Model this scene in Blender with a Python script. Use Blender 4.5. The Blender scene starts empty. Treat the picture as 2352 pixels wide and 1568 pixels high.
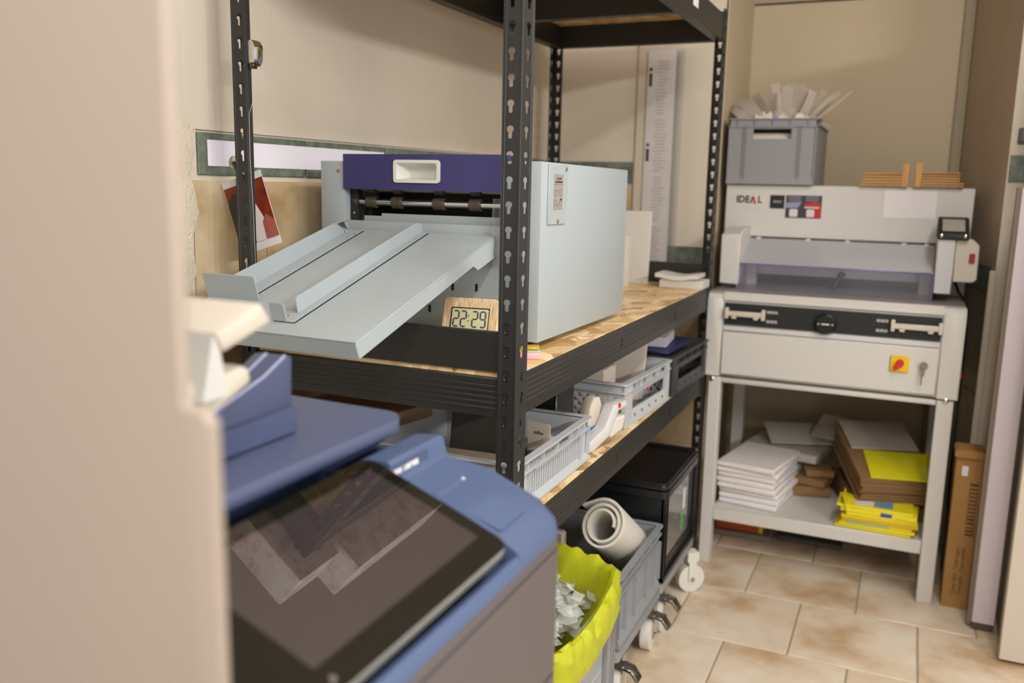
import bpy, bmesh, math, random
from mathutils import Vector, Matrix
random.seed(7)
S = bpy.context.scene
COL = S.collection
PI = math.pi
R = math.radians

# ------------------------------------------------------------------ camera
cam = bpy.data.objects.new('camera', bpy.data.cameras.new('camera'))
COL.objects.link(cam)
yaw, pit, rol = R(-23.98), R(10.087), R(1.178)
fw = Vector((math.sin(yaw)*math.cos(pit), math.cos(yaw)*math.cos(pit), -math.sin(pit)))
rt = fw.cross(Vector((0, 0, 1))).normalized()
up = rt.cross(fw)
r1 = math.cos(rol)*rt + math.sin(rol)*up
u1 = -math.sin(rol)*rt + math.cos(rol)*up
cam.matrix_world = Matrix((( r1.x, u1.x, -fw.x, 0), (r1.y, u1.y, -fw.y, 0), (r1.z, u1.z, -fw.z, 1.3), (0, 0, 0, 1)))
cam.data.sensor_width = 36
cam.data.lens = 2036.1/2352*36
cam.data.clip_start = .02
cam.data.dof.use_dof = True
cam.data.dof.focus_distance = 1.72
cam.data.dof.aperture_fstop = 2.8
S.camera = cam

# ------------------------------------------------------------------ light
w = bpy.data.worlds.new('world'); S.world = w; w.use_nodes = True
bg = w.node_tree.nodes['Background']
bg.inputs[0].default_value = (1.0, .98, .955, 1); bg.inputs[1].default_value = 1.05

def area(name, loc, target, sx, sy, power, col):
    l = bpy.data.lights.new(name, 'AREA'); l.shape = 'RECTANGLE'; l.size = sx; l.size_y = sy
    l.energy = power; l.color = col
    o = bpy.data.objects.new(name, l); COL.objects.link(o); o.location = loc
    o.rotation_euler = (Vector(target)-Vector(loc)).to_track_quat('-Z', 'Y').to_euler()
    return o
def tube_lamp(name, loc, sx, sy, power, col, rot=(0, 0, 0)):
    l = bpy.data.lights.new(name, 'AREA'); l.shape = 'RECTANGLE'; l.size = sx; l.size_y = sy; l.energy = power; l.color = col
    o = bpy.data.objects.new(name, l); COL.objects.link(o); o.location = loc; o.rotation_euler = rot
    return o
WHT = (.985, .99, 1.0)
def bulb_row(name, x, ys, z, power, col):
    for y in ys:
        l = bpy.data.lights.new(name, 'POINT'); l.shadow_soft_size = .045; l.energy = power; l.color = col
        o = bpy.data.objects.new(name, l); COL.objects.link(o); o.location = (x, y, z)
bulb_row('ceiling_lamp_near', .42, (.95, 1.25, 1.55, 1.85, 2.15), 2.335, 7.6, WHT)
tube_lamp('ceiling_tube_far', (2.56, -.5, 2.325), .14, 2.2, 92, WHT, (0, R(68), 0))
tube_lamp('ceiling_tube_behind', (.10, -.25, 2.335), .2, 1.2, 36, (.985, .99, 1))

S.view_settings.view_transform = 'Standard'
S.view_settings.look = 'None'
S.view_settings.gamma = 1
S.view_settings.use_curve_mapping = False
S.view_settings.exposure = 0.0

# ------------------------------------------------------------------ materials
def lin(h):
    h = h.lstrip('#'); c = [int(h[i:i+2], 16)/255 for i in (0, 2, 4)]
    return tuple((x/12.92 if x <= .04045 else ((x+.055)/1.055)**2.4) for x in c)+(1,)
MATS = {}
def mat(name, hexc, rough=.5, metal=0., spec=.5, var=0., vs=6., bump=0., bs=80., hex2=None, emit=0., tint=None):
    if name in MATS: return MATS[name]
    m = bpy.data.materials.new(name); m.use_nodes = True; MATS[name] = m
    nt = m.node_tree; b = nt.nodes['Principled BSDF']
    c = lin(hexc)
    b.inputs['Base Color'].default_value = c
    b.inputs['Roughness'].default_value = rough
    b.inputs['Metallic'].default_value = metal
    b.inputs['Specular IOR Level'].default_value = spec
    tc = None
    if var or hex2 or bump:
        tc = nt.nodes.new('ShaderNodeTexCoord')
    if var or hex2:
        n = nt.nodes.new('ShaderNodeTexNoise'); n.inputs['Scale'].default_value = vs; n.inputs['Detail'].default_value = 5
        nt.links.new(tc.outputs['Object'], n.inputs['Vector'])
        r = nt.nodes.new('ShaderNodeValToRGB')
        c2 = lin(hex2) if hex2 else tuple(max(0, x*(1-var)) for x in c[:3])+(1,)
        r.color_ramp.elements[0].position = .36; r.color_ramp.elements[1].position = .64
        r.color_ramp.elements[0].color = c2; r.color_ramp.elements[1].color = c
        nt.links.new(n.outputs['Fac'], r.inputs['Fac']); nt.links.new(r.outputs['Color'], b.inputs['Base Color'])
    if bump:
        n2 = nt.nodes.new('ShaderNodeTexNoise'); n2.inputs['Scale'].default_value = bs; n2.inputs['Detail'].default_value = 4
        nt.links.new(tc.outputs['Object'], n2.inputs['Vector'])
        bu = nt.nodes.new('ShaderNodeBump'); bu.inputs['Strength'].default_value = bump; bu.inputs['Distance'].default_value = .004
        nt.links.new(n2.outputs['Fac'], bu.inputs['Height']); nt.links.new(bu.outputs['Normal'], b.inputs['Normal'])
    return m

def clear(name, hexc, mixg=.12, rough=.05, haze=0.):
    """thin clear plastic: mostly see-through, fresnel gloss, a little milky haze"""
    m = bpy.data.materials.new(name); m.use_nodes = True; nt = m.node_tree
    for n in list(nt.nodes): nt.nodes.remove(n)
    out = nt.nodes.new('ShaderNodeOutputMaterial')
    t = nt.nodes.new('ShaderNodeBsdfTransparent'); t.inputs[0].default_value = lin(hexc)
    g = nt.nodes.new('ShaderNodeBsdfGlossy'); g.inputs['Roughness'].default_value = rough; g.inputs[0].default_value = (1, 1, 1, 1)
    d = nt.nodes.new('ShaderNodeBsdfDiffuse'); d.inputs[0].default_value = (.93, .93, .92, 1)
    lw = nt.nodes.new('ShaderNodeLayerWeight'); lw.inputs[0].default_value = mixg
    m1 = nt.nodes.new('ShaderNodeMixShader'); m2 = nt.nodes.new('ShaderNodeMixShader')
    m2.inputs[0].default_value = haze
    nt.links.new(lw.outputs['Fresnel'], m1.inputs[0]); nt.links.new(t.outputs[0], m1.inputs[1]); nt.links.new(g.outputs[0], m1.inputs[2])
    nt.links.new(m1.outputs[0], m2.inputs[1]); nt.links.new(d.outputs[0], m2.inputs[2]); nt.links.new(m2.outputs[0], out.inputs[0])
    MATS[name] = m
    return m

def osb_mat():
    m = bpy.data.materials.new('osb'); m.use_nodes = True; nt = m.node_tree; b = nt.nodes['Principled BSDF']
    tc = nt.nodes.new('ShaderNodeTexCoord'); mp = nt.nodes.new('ShaderNodeMapping'); mp.inputs['Scale'].default_value = (38, 15, 30)
    mp.inputs['Rotation'].default_value = (0, 0, .5)
    nz = nt.nodes.new('ShaderNodeTexNoise'); nz.inputs['Scale'].default_value = 9
    mx = nt.nodes.new('ShaderNodeMixRGB'); mx.inputs[0].default_value = .12
    nt.links.new(tc.outputs['Object'], mx.inputs[1]); nt.links.new(tc.outputs['Object'], nz.inputs['Vector']); nt.links.new(nz.outputs['Color'], mx.inputs[2])
    nt.links.new(mx.outputs[0], mp.inputs[0])
    v = nt.nodes.new('ShaderNodeTexVoronoi'); v.inputs['Scale'].default_value = 1; v.inputs['Randomness'].default_value = 1
    nt.links.new(mp.outputs[0], v.inputs['Vector'])
    sp = nt.nodes.new('ShaderNodeSeparateColor'); nt.links.new(v.outputs['Color'], sp.inputs[0])
    r = nt.nodes.new('ShaderNodeValToRGB'); e = r.color_ramp.elements
    e[0].position = 0; e[0].color = lin('#ab8049'); e[1].position = 1; e[1].color = lin('#f3d9ad')
    x = r.color_ramp.elements.new(.2); x.color = lin('#d2ab70'); x = r.color_ramp.elements.new(.6); x.color = lin('#e2c08a')
    nt.links.new(sp.outputs[0], r.inputs['Fac']); nt.links.new(r.outputs[0], b.inputs['Base Color'])
    b.inputs['Roughness'].default_value = .42
    MATS['osb'] = m
    return m

def wood_mat(name, ca, cb, scale, rot=(0, 0, 0)):
    m = bpy.data.materials.new(name); m.use_nodes = True; nt = m.node_tree; b = nt.nodes['Principled BSDF']
    tc = nt.nodes.new('ShaderNodeTexCoord'); mp = nt.nodes.new('ShaderNodeMapping'); mp.inputs['Scale'].default_value = scale; mp.inputs['Rotation'].default_value = rot
    n = nt.nodes.new('ShaderNodeTexNoise'); n.inputs['Scale'].default_value = 1; n.inputs['Detail'].default_value = 3
    r = nt.nodes.new('ShaderNodeValToRGB'); r.color_ramp.elements[0].position = .35; r.color_ramp.elements[1].position = .62
    r.color_ramp.elements[0].color = lin(ca); r.color_ramp.elements[1].color = lin(cb)
    nt.links.new(tc.outputs['Object'], mp.inputs[0]); nt.links.new(mp.outputs[0], n.inputs['Vector']); nt.links.new(n.outputs['Fac'], r.inputs[0])
    nt.links.new(r.outputs[0], b.inputs['Base Color']); b.inputs['Roughness'].default_value = .55
    MATS[name] = m
    return m

def mottled(name, a, b_, c_, scale, rough, rnd=True):
    """tile glaze: cloudy three-tone mottling that differs from tile to tile"""
    m = bpy.data.materials.new(name); m.use_nodes = True; nt = m.node_tree; b = nt.nodes['Principled BSDF']
    tc = nt.nodes.new('ShaderNodeTexCoord'); oi = nt.nodes.new('ShaderNodeObjectInfo')
    mul = nt.nodes.new('ShaderNodeMath'); mul.operation = 'MULTIPLY'; mul.inputs[1].default_value = 37
    nt.links.new(oi.outputs['Random'], mul.inputs[0])
    ad = nt.nodes.new('ShaderNodeVectorMath'); ad.operation = 'ADD'
    nt.links.new(tc.outputs['Object'], ad.inputs[0]); nt.links.new(mul.outputs[0], ad.inputs[1])
    n = nt.nodes.new('ShaderNodeTexNoise'); n.inputs['Scale'].default_value = scale; n.inputs['Detail'].default_value = 6; n.inputs['Roughness'].default_value = .55
    nt.links.new(ad.outputs[0], n.inputs['Vector'])
    r = nt.nodes.new('ShaderNodeValToRGB'); e = r.color_ramp.elements
    e[0].position = .34; e[0].color = lin(a); e[1].position = .68; e[1].color = lin(c_)
    x = e.new(.5); x.color = lin(b_)
    nt.links.new(n.outputs['Fac'], r.inputs[0]); nt.links.new(r.outputs[0], b.inputs['Base Color'])
    b.inputs['Roughness'].default_value = rough
    bu = nt.nodes.new('ShaderNodeBump'); bu.inputs['Strength'].default_value = .15; bu.inputs['Distance'].default_value = .003
    nt.links.new(n.outputs['Fac'], bu.inputs['Height']); nt.links.new(bu.outputs[0], b.inputs['Normal'])
    MATS[name] = m
    return m

def bag_mat():
    m = bpy.data.materials.new('yellow_film'); m.use_nodes = True; nt = m.node_tree
    b = nt.nodes['Principled BSDF']; b.inputs['Base Color'].default_value = lin('#d4d832'); b.inputs['Roughness'].default_value = .28
    tr = nt.nodes.new('ShaderNodeBsdfTranslucent'); tr.inputs[0].default_value = lin('#dade38')
    mx = nt.nodes.new('ShaderNodeMixShader'); mx.inputs[0].default_value = .35
    nt.links.new(b.outputs[0], mx.inputs[1]); nt.links.new(tr.outputs[0], mx.inputs[2]); nt.links.new(mx.outputs[0], nt.nodes['Material Output'].inputs[0])
    MATS['yellow_film'] = m
    return m

osb = osb_mat(); film = bag_mat()
plaster = mat('plaster', '#d8cbb8', .85, var=.07, vs=3, bump=.25, bs=60)
plaster_rough = mat('rough_plaster', '#ddd0b9', .9, var=.14, vs=14, bump=.9, bs=130)
olive = mat('olive_paint', '#c4b394', .6, var=.06, vs=2)
plaster_shaded = mat('shaded_plaster', '#b7a48e', .8, var=.08, vs=4, bump=.3, bs=70)  # right wall plaster: darker tone paints in the shade of its averted side
grout = mat('grout', '#b3a48d', .9, var=.1, vs=30)
wgrout = mat('wall_grout', '#d3c7b2', .9)
floor_m = mottled('floor_glaze', '#be9f7a', '#dac6ab', '#e6d9c5', 5.5, .33)
beige_m = mottled('beige_glaze', '#a98a62', '#c6ad86', '#d8c6a6', 5, .4)
green_m = mottled('green_glaze', '#586053', '#687063', '#7e8475', 40, .4)
black_m = mat('black_powder', '#2b2b2a', .42, spec=.45, var=.15, vs=20, bump=.08, bs=600)
beam_m = mat('black_beam', '#2a2826', .42, spec=.5, var=.12, vs=8, bump=.05, bs=200)
grey_m = mat('machine_grey', '#a6aeb0', .42, spec=.4, bump=.05, bs=900)
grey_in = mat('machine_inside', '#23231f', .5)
purple = mat('purple_cover', '#39356a', .4, spec=.45, bump=.05, bs=700)
whitep = mat('white_plastic', '#dadad0', .4)
chrome = mat('steel', '#c9c9c5', .18, metal=1.)
brass = mat('brass_screw', '#c8b070', .3, metal=1.)
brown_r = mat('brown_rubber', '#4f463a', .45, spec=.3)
darkslot = mat('slot_black', '#0c0c0b', .7)
cutw = mat('cutter_white', '#cbc6be', .45)
cutg = mat('cutter_lightgrey', '#c9c6c4', .45)
cutbed = mat('cutter_bed', '#9d9793', .3, metal=.3)
cream = mat('cream_plastic', '#c4baaa', .5)
fore = mat('foreground_cream', '#928375', .55, var=.05, vs=2)
navy = mat('navy_plastic', '#2b3660', .4)
lidm = mat('lid_slate', '#4b516b', .38, spec=.55, bump=.08, bs=1200)
deckm = mat('deck_blue', '#465472', .42, spec=.5, bump=.08, bs=1200)
doorm = mat('door_mauve', '#5b5453', .5, bump=.06, bs=1200)
glossblk = mat('panel_black', '#15130f', .012, spec=.5)
lcd = mat('panel_lcd', '#302a2a', .012, spec=.5)
framegrey = mat('panel_edge', '#7d7c76', .35)
crate_l = mat('crate_lightgrey', '#b4b7ba', .45)
crate_g = mat('crate_grey', '#8b8d90', .5, var=.05, vs=8)
crate_b = mat('crate_bluegrey', '#8d8a8b', .5)
crate_d = mat('crate_dark', '#3a3a3b', .45)
blackp = mat('black_plastic', '#151517', .32, spec=.5)
paper = mat('paper', '#e2dcdb', .75, var=.03, vs=20)
paper_w = mat('paper_warm', '#e0d4c5', .75, var=.04, vs=20)
paper_g = mat('greyboard', '#b7aea4', .8, var=.05, vs=10)
lilac = mat('lilac_white', '#d9ccd0', .5)
beigecab = mat('cabinet_beige', '#c2b6a7', .5)
card = mat('cardboard', '#a67a43', .8, var=.1, vs=12)
card_d = mat('cardboard_brown', '#8a6840', .8, var=.12, vs=12)
yell = mat('envelope_yellow', '#dfc514', .6)
yell2 = mat('sheet_yellow', '#d9d010', .6)
ink = mat('ink_black', '#191816', .6)
ink_g = mat('ink_grey', '#8d867f', .7)
red = mat('red', '#c3201f', .4)
blue = mat('print_blue', '#3b4aa0', .6)
lblue = mat('tape_blue', '#2f7fc0', .4)
orange = mat('orange_print', '#c0561c', .6)
wood_b = wood_mat('block_wood', '#a9743c', '#c99655', (3, 3, 160))
wood_u = wood_mat('upright_wood', '#b47f43', '#cf9d5c', (120, 8, 8))
ash = wood_mat('ash_veneer', '#c09a68', '#ecd2aa', (520, 60, 40))
foam = mat('white_foam', '#f0ece4', .9, bump=.2, bs=300)
_t = foam.node_tree.nodes.new('ShaderNodeBsdfTranslucent'); _t.inputs[0].default_value = lin('#f0ece4')
_m = foam.node_tree.nodes.new('ShaderNodeMixShader'); _m.inputs[0].default_value = .45
foam.node_tree.links.new(foam.node_tree.nodes['Principled BSDF'].outputs[0], _m.inputs[1]); foam.node_tree.links.new(_t.outputs[0], _m.inputs[2]); foam.node_tree.links.new(_m.outputs[0], foam.node_tree.nodes['Material Output'].inputs[0])
white_tire = mat('caster_white', '#d8d3c8', .5)
clearp = clear('clear_plastic', '#f4f4f4', .25, .06, .08)
clearcup = clear('clear_cup', '#fbfcf8', .35, .06, .30)
guard_m = clear('guard_plastic', '#f1eff6', .2, .04, .05)
guard_t = clear('guard_top', '#f3f1f7', .3, .05, .26)  # extra haze whitens the slope in place of reflected ceiling light
guard_e = mat('guard_edge', '#6f6a92', .25)

# ------------------------------------------------------------------ helpers
ORG = {}
PRN = set(); PRM = Matrix.Translation((0, 0, .104)) @ Matrix.Scale(.92, 4)     # printer drawn in its own units
def reg(o, M): ORG[o.name] = M
def thing(name, label, cat, loc=(0, 0, 0), rz=0., group=None):
    o = bpy.data.objects.new(name, None); COL.objects.link(o); o.location = loc; o.rotation_euler = (0, 0, rz)
    o.empty_display_size = .05
    o['label'] = label; o['category'] = cat
    if group: o['group'] = group
    reg(o, Matrix.Translation(loc) @ Matrix.Rotation(rz, 4, 'Z'))
    return o
def finish(bm, name, smooth):
    me = bpy.data.meshes.new(name); bmesh.ops.recalc_face_normals(bm, faces=bm.faces[:]); bm.to_mesh(me); bm.free()
    if smooth:
        for p in me.polygons: p.use_smooth = True
        try: me.set_sharp_from_angle(angle=R(38))
        except Exception: pass
    return me
def part(name, bm, m, parent=None, local=False, smooth=True, label=None, kind=None):
    """one mesh object; geometry given in world space unless local"""
    M = ORG[parent.name] if parent else None
    if parent is not None and not local:
        if parent.name in PRN: bmesh.ops.transform(bm, matrix=PRM, verts=bm.verts[:])
        bmesh.ops.transform(bm, matrix=M.inverted(), verts=bm.verts[:])
    off = None
    if parent is None:
        xs = [v.co for v in bm.verts]
        lo = Vector((min(v.x for v in xs), min(v.y for v in xs), min(v.z for v in xs))); hi = Vector((max(v.x for v in xs), max(v.y for v in xs), max(v.z for v in xs)))
        off = Vector(((lo.x+hi.x)/2, (lo.y+hi.y)/2, lo.z))
        bmesh.ops.translate(bm, vec=-off, verts=bm.verts[:])
    me = finish(bm, name, smooth)
    for x in (m if isinstance(m, (list, tuple)) else [m]): me.materials.append(x)
    o = bpy.data.objects.new(name, me); COL.objects.link(o)
    if parent is not None and parent.name in PRN: PRN.add(o.name)
    if parent is not None: o.parent = parent; reg(o, M)
    else: o.location = off; reg(o, Matrix.Translation(off))
    if label: o['label'] = label
    if kind: o['kind'] = kind
    return o
def tag(o, label, cat, group=None):
    o['label'] = label; o['category'] = cat
    if group: o['group'] = group
    return o
def struct(name, bm, m, smooth=False):
    o = part(name, bm, m, None, smooth=smooth); o['kind'] = 'structure'; return o
def nb(): return bmesh.new()
def box(bm, x0, x1, y0, y1, z0, z1, bev=0., seg=1, M=None, mi=0):
    r = bmesh.ops.create_cube(bm, size=1)
    vs = r['verts']
    for v in vs: v.co = Vector(((x0+x1)/2+v.co.x*(x1-x0), (y0+y1)/2+v.co.y*(y1-y0), (z0+z1)/2+v.co.z*(z1-z0)))
    fs = {f for v in vs for f in v.link_faces}
    for f in fs: f.material_index = mi
    if bev:
        es = list({e for v in vs for e in v.link_edges})
        rr = bmesh.ops.bevel(bm, geom=es, offset=bev, segments=seg, profile=.5, affect='EDGES')
        vs = list({v for f in rr['faces'] for v in f.verts} | {v for v in vs if v.is_valid})
        for f in {f for v in vs for f in v.link_faces}: f.material_index = mi
    if M: bmesh.ops.transform(bm, matrix=M, verts=vs)
    return bm
def bx(*a, **k): return box(nb(), *a, **k)
def tube(bm, pts, rad, n=10, caps=True, closed=False):
    pts = [Vector(p) for p in pts]; rings = []
    N = len(pts); ref = None
    for i, p in enumerate(pts):
        a = pts[(i-1) % N] if (closed or i > 0) else p; b = pts[(i+1) % N] if (closed or i < N-1) else p
        t = (b-a).normalized()
        if ref is None:
            ref = t.orthogonal().normalized()
        ref = (ref - t*ref.dot(t)).normalized()
        s = t.cross(ref); rr = rad[i] if isinstance(rad, (list, tuple)) else rad
        rings.append([bm.verts.new(p+(ref*math.cos(2*PI*k/n)+s*math.sin(2*PI*k/n))*rr) for k in range(n)])
    for i in range(N if closed else N-1):
        A, B = rings[i], rings[(i+1) % N]
        for k in range(n): bm.faces.new((A[k], A[(k+1) % n], B[(k+1) % n], B[k]))
    if caps and not closed:
        bm.faces.new(rings[0][::-1]); bm.faces.new(rings[-1])
    return bm
def prism(bm, poly, axis, a, b, bev=0., seg=1, mi=0):
    """polygon (2-D) extruded along axis between a and b. axis x: poly=(y,z); y: (x,z); z: (x,y)"""
    def P(p, t): return {'x': (t, p[0], p[1]), 'y': (p[0], t, p[1]), 'z': (p[0], p[1], t)}[axis]
    A = [bm.verts.new(P(p, a)) for p in poly]; B = [bm.verts.new(P(p, b)) for p in poly]; n = len(poly)
    fs = [bm.faces.new(A), bm.faces.new(B[::-1])]
    for i in range(n): fs.append(bm.faces.new((A[i], B[i], B[(i+1) % n], A[(i+1) % n])))
    for f in fs: f.material_index = mi
    if bev:
        bmesh.ops.recalc_face_normals(bm, faces=fs)
        es = [e for e in {e for f in fs for e in f.edges} if len(e.link_faces) == 2 and e.calc_face_angle(0) > R(25)]
        r = bmesh.ops.bevel(bm, geom=es, offset=bev, segments=seg, profile=.5, affect='EDGES')
        for f in r['faces']: f.material_index = mi
    return bm
def rrect(x0, x1, y0, y1, r, n=5):
    o = []
    for cx, cy, a0 in ((x1-r, y1-r, 0), (x0+r, y1-r, 90), (x0+r, y0+r, 180), (x1-r, y0+r, 270)):
        for k in range(n+1):
            a = R(a0+90*k/n); o.append((cx+r*math.cos(a), cy+r*math.sin(a)))
    return o
def frame(bm, outer, inner, axis, a, b):
    """ring between two loops of equal length, extruded"""
    def P(p, t): return {'x': (t, p[0], p[1]), 'y': (p[0], t, p[1]), 'z': (p[0], p[1], t)}[axis]
    n = len(outer)
    L = [[bm.verts.new(P(p, t)) for p in lp] for lp in (outer, inner) for t in (a, b)]
    oa, ob, ia, ib = L
    for i in range(n):
        j = (i+1) % n
        bm.faces.new((oa[i], oa[j], ia[j], ia[i])); bm.faces.new((ob[j], ob[i], ib[i], ib[j]))
        bm.faces.new((oa[j], oa[i], ob[i], ob[j])); bm.faces.new((ia[i], ia[j], ib[j], ib[i]))
    return bm
def cyl(bm, p0, p1, r, n=20, r2=None):
    return tube(bm, [p0, p1], [r, r if r2 is None else r2], n)
def xform(bm, M):
    bmesh.ops.transform(bm, matrix=M, verts=bm.verts[:]); return bm
def T(x, y, z): return Matrix.Translation((x, y, z))
def Rot(a, ax): return Matrix.Rotation(a, 4, ax)
def frameM(o, ex, ey):
    ex = Vector(ex).normalized(); ey = Vector(ey).normalized(); ez = ex.cross(ey)
    return Matrix(((ex.x, ey.x, ez.x, o[0]), (ex.y, ey.y, ez.y, o[1]), (ex.z, ey.z, ez.z, o[2]), (0, 0, 0, 1)))
def text(s, size, M, m, parent, name='lettering', ext=.0002, local=False, sx=1., bold=0.):
    c = bpy.data.curves.new('txt', 'FONT'); c.body = s; c.size = size; c.extrude = ext; c.resolution_u = 2; c.align_x = 'CENTER'; c.align_y = 'CENTER'; c.offset = bold
    o = bpy.data.objects.new('txt', c); COL.objects.link(o)
    bpy.context.view_layer.update()
    me = bpy.data.meshes.new_from_object(o)
    bm = nb(); bm.from_mesh(me)
    bpy.data.objects.remove(o); bpy.data.meshes.remove(me); bpy.data.curves.remove(c)
    xform(bm, M @ Matrix.Diagonal((sx, 1, 1, 1)))
    return part(name, bm, m, parent, local=local, smooth=False)
def screw(p, n, r, parent, m=None, local=False, name='screw'):
    n = Vector(n); p = Vector(p)
    bm = nb(); tube(bm, [p, p+n*r*.3, p+n*r*.55], [r, r*.95, r*.5], 12)
    return part(name, bm, m or brass, parent, local=local)
def dup(o, parent=None, loc=None, rz=None, label=None):
    c = o.copy(); COL.objects.link(c)
    if parent is not None: c.parent = parent
    if loc is not None: c.location = loc
    if rz is not None: c.rotation_euler[2] = rz
    if label: c['label'] = label
    for ch in list(o.children): dup(ch, c)
    return c

# ------------------------------------------------------------------ the room
WX, FY, BY = -1.283, 3.30, 3.80
fl = struct('floor', bx(-1.5, 4.5, -2.5, 4.1, -.06, -.003), grout)
# square tiles 34 x 35 cm in running bond
tile_me = None
tx, ty = .339, .351
for r_ in range(-4, 4):
    y0 = 2.80+r_*ty
    offx = -.394 if r_ % 2 == 0 else -.5555
    for k in range(-3, 6):
        x0 = offx+k*tx
        if x0 < -1.45 or x0 > 1.3: continue
        if x0+tx > .25 and y0 > 2.75+.2: continue
        if tile_me is None:
            t0 = part('floor_tile', bx(.003, tx-.003, .003, ty-.003, -.03, 0, bev=.0012), floor_m, None, smooth=False)
            tile_me = t0.data; bpy.data.objects.remove(t0)
        o = bpy.data.objects.new('floor_tile', tile_me); COL.objects.link(o); o.parent = fl
        o.location = Vector((x0+tx/2, y0+ty/2, -.03+random.uniform(0, .0006)))-fl.location
        o.rotation_euler[2] = 0

def wall_tiles(wall, plane, coords, z0, z1, m, name, thick=.006):
    """coords: list of (a0,a1) along the wall; plane ('x',X,+1) means face at X looking +x; ('y',Y,-1)"""
    ax, P, s = plane
    for a0, a1 in coords:
        g = .003
        if ax == 'x': b = bx(P-.004, P+thick*s, a0+g, a1-g, z0+g, z1-g, bev=.0012)
        else: b = bx(a0+g, a1-g, P-.004, P+thick*s, z0+g, z1-g, bev=.0012)
        part(name, b, m, wall, smooth=False)

wl = struct('wall_left', bx(WX-.15, WX-.006, .2, FY+.1, 0, 1.30), wgrout)
wlu = nb(); box(wlu, WX-.15, WX, .2, FY+.1, 1.392, 2.385); box(wlu, WX-.15, WX-.006, .2, FY+.1, 1.30, 1.392)
part('plaster_field', wlu, plaster, wl, smooth=False)
ys = [1.358, 1.70, 2.04, 2.375, 2.71, 3.045, 3.30]
wall_tiles(wl, ('x', WX-.006, 1), list(zip(ys[:-1], ys[1:])), 1.302, 1.390, green_m, 'green_tile')
ys2 = [1.34, 1.557, 1.895, 2.233, 2.571, 2.909, 3.247]
for zz in ((.96, 1.297), (.62, .957), (.28, .617), (0.0, .277)):
    wall_tiles(wl, ('x', WX-.006, 1), list(zip(ys2[:-1], ys2[1:])), zz[0], zz[1], beige_m, 'wall_tile')
# rough plastered pier where the tiling stops
bm = nb()
nz, ny = 60, 10
def pier_edge(z):
    e = 1.345 if z < 1.40 else 1.30
    e += .006*math.sin(z*47)+.004*math.sin(z*113+1)+random.uniform(-.003, .003)
    if .9 < z < 1.13: e -= .05*max(0, 1-abs(z-1.02)/.12)
    return e
grid = []
for i in range(nz+1):
    z = .0+2.385*i/nz; e = pier_edge(z)
    row = []
    for j in range(ny+1):
        y = .2+(e-.2)*j/ny
        x = WX+.028+random.uniform(-.0008, .0008) - (.026 if j == ny else (.008 if j == ny-1 else 0))
        row.append(bm.verts.new((x, y if j < ny else e, z)))
    grid.append(row)
for i in range(nz):
    for j in range(ny): bm.faces.new((grid[i][j], grid[i][j+1], grid[i+1][j+1], grid[i+1][j]))
struct('trim_1', bm, plaster_rough, smooth=True)

wf = struct('wall_far', bx(WX-.1, -.66, FY, FY+.12, 0, 2.385), plaster)
wall_tiles(wf, ('y', FY, -1), [(-1.28, -.98)], 1.306, 1.392, green_m, 'green_tile')
wall_tiles(wf, ('y', FY, -1), [(-1.28, -.98)], .97, 1.303, beige_m, 'wall_tile')
wall_tiles(wf, ('y', FY, -1), [(-.835, -.665)], 1.0, 1.085, green_m, 'green_tile')
for zz in ((.66, .997), (.32, .657), (0, .317)):
    wall_tiles(wf, ('y', FY, -1), [(-1.28, -1.0), (-1.0, -.665)], zz[0], zz[1], beige_m, 'wall_tile')
struct('trim_2', bx(-.975, -.94, FY-.012, FY, .97, 2.385, bev=.002), mat('trim_paint', '#d2c4ae', .6))

bw = nb(); box(bw, -.78, .55, BY, BY+.12, 0, 2.02); 
wb = struct('wall_back', bw, olive)
part('upper_panel', bx(-.78, .55, BY-.012, BY+.12, 2.026, 2.385), mat('upper_paint', '#a89a82', .6), wb, smooth=False)
struct('wall_side', bx(-.665, -.655, FY, BY+.05, 0, 2.385), olive)
struct('trim_3', bx(.105, .135, BY-.02, BY, 0, 2.385, bev=.003), mat('trim_olive', '#9a8b70', .6))
# oblique right wall
ang = math.atan2(.2535-.14, 3.80-3.19)
MW = frameM((.2535, 3.19, 0), (-math.sin(ang), math.cos(ang), 0), (0, 0, 1))   # local x = towards the back, y = up, z = normal
MW = MW if MW.to_3x3() @ Vector((0, 0, 1)) else MW
n_out = (MW.to_3x3() @ Vector((0, 0, 1)))
sgn = -1 if n_out.x > 0 else 1     # room side is -x
bm = nb(); box(bm, 0, .66, 0, 2.385, 0*sgn, -.1*sgn, M=MW)
wr = struct('wall_right', bm, plaster_shaded)
def rw(name, a0, a1, z0, z1, m, th=.005):
    bm = nb(); box(bm, a0+.002, a1-.002, z0+.002, z1-.002, -.004*sgn, th*sgn, M=MW)
    return part(name, bm, m, wr, smooth=False)
tile_shaded = mottled('shaded_glaze', '#7d6b55', '#8a7860', '#978570', 5, .45)  # right wall tiles, shade of the averted wall put into the glaze colour
for a0, a1 in ((.02, .26), (.26, .60)):
    rw('green_tile', a0, a1, .985, 1.07, green_m)
    rw('wall_tile', a0, a1, .645, .982, tile_shaded)
    rw('wall_tile', a0, a1, .30, .642, tile_shaded)
    rw('wall_tile', a0, a1, 0, .297, tile_shaded)
wfr = struct('wall_front', bx(.2535, .80, 3.19, 3.31, 0, 2.385), plaster)
wall_tiles(wfr, ('y', 3.19, -1), [(.256, .60)], 1.335, 1.42, green_m, 'green_tile')
struct('trim_4', bx(.236, .256, 3.165, 3.19, 0, 1.06, bev=.003), mat('trim_cream', '#cfc2ad', .6))
sw = thing('light_switch', 'dark light switch on the wall at the right edge, above the green tile', 'switch', (.285, 3.19, 1.45))
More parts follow.
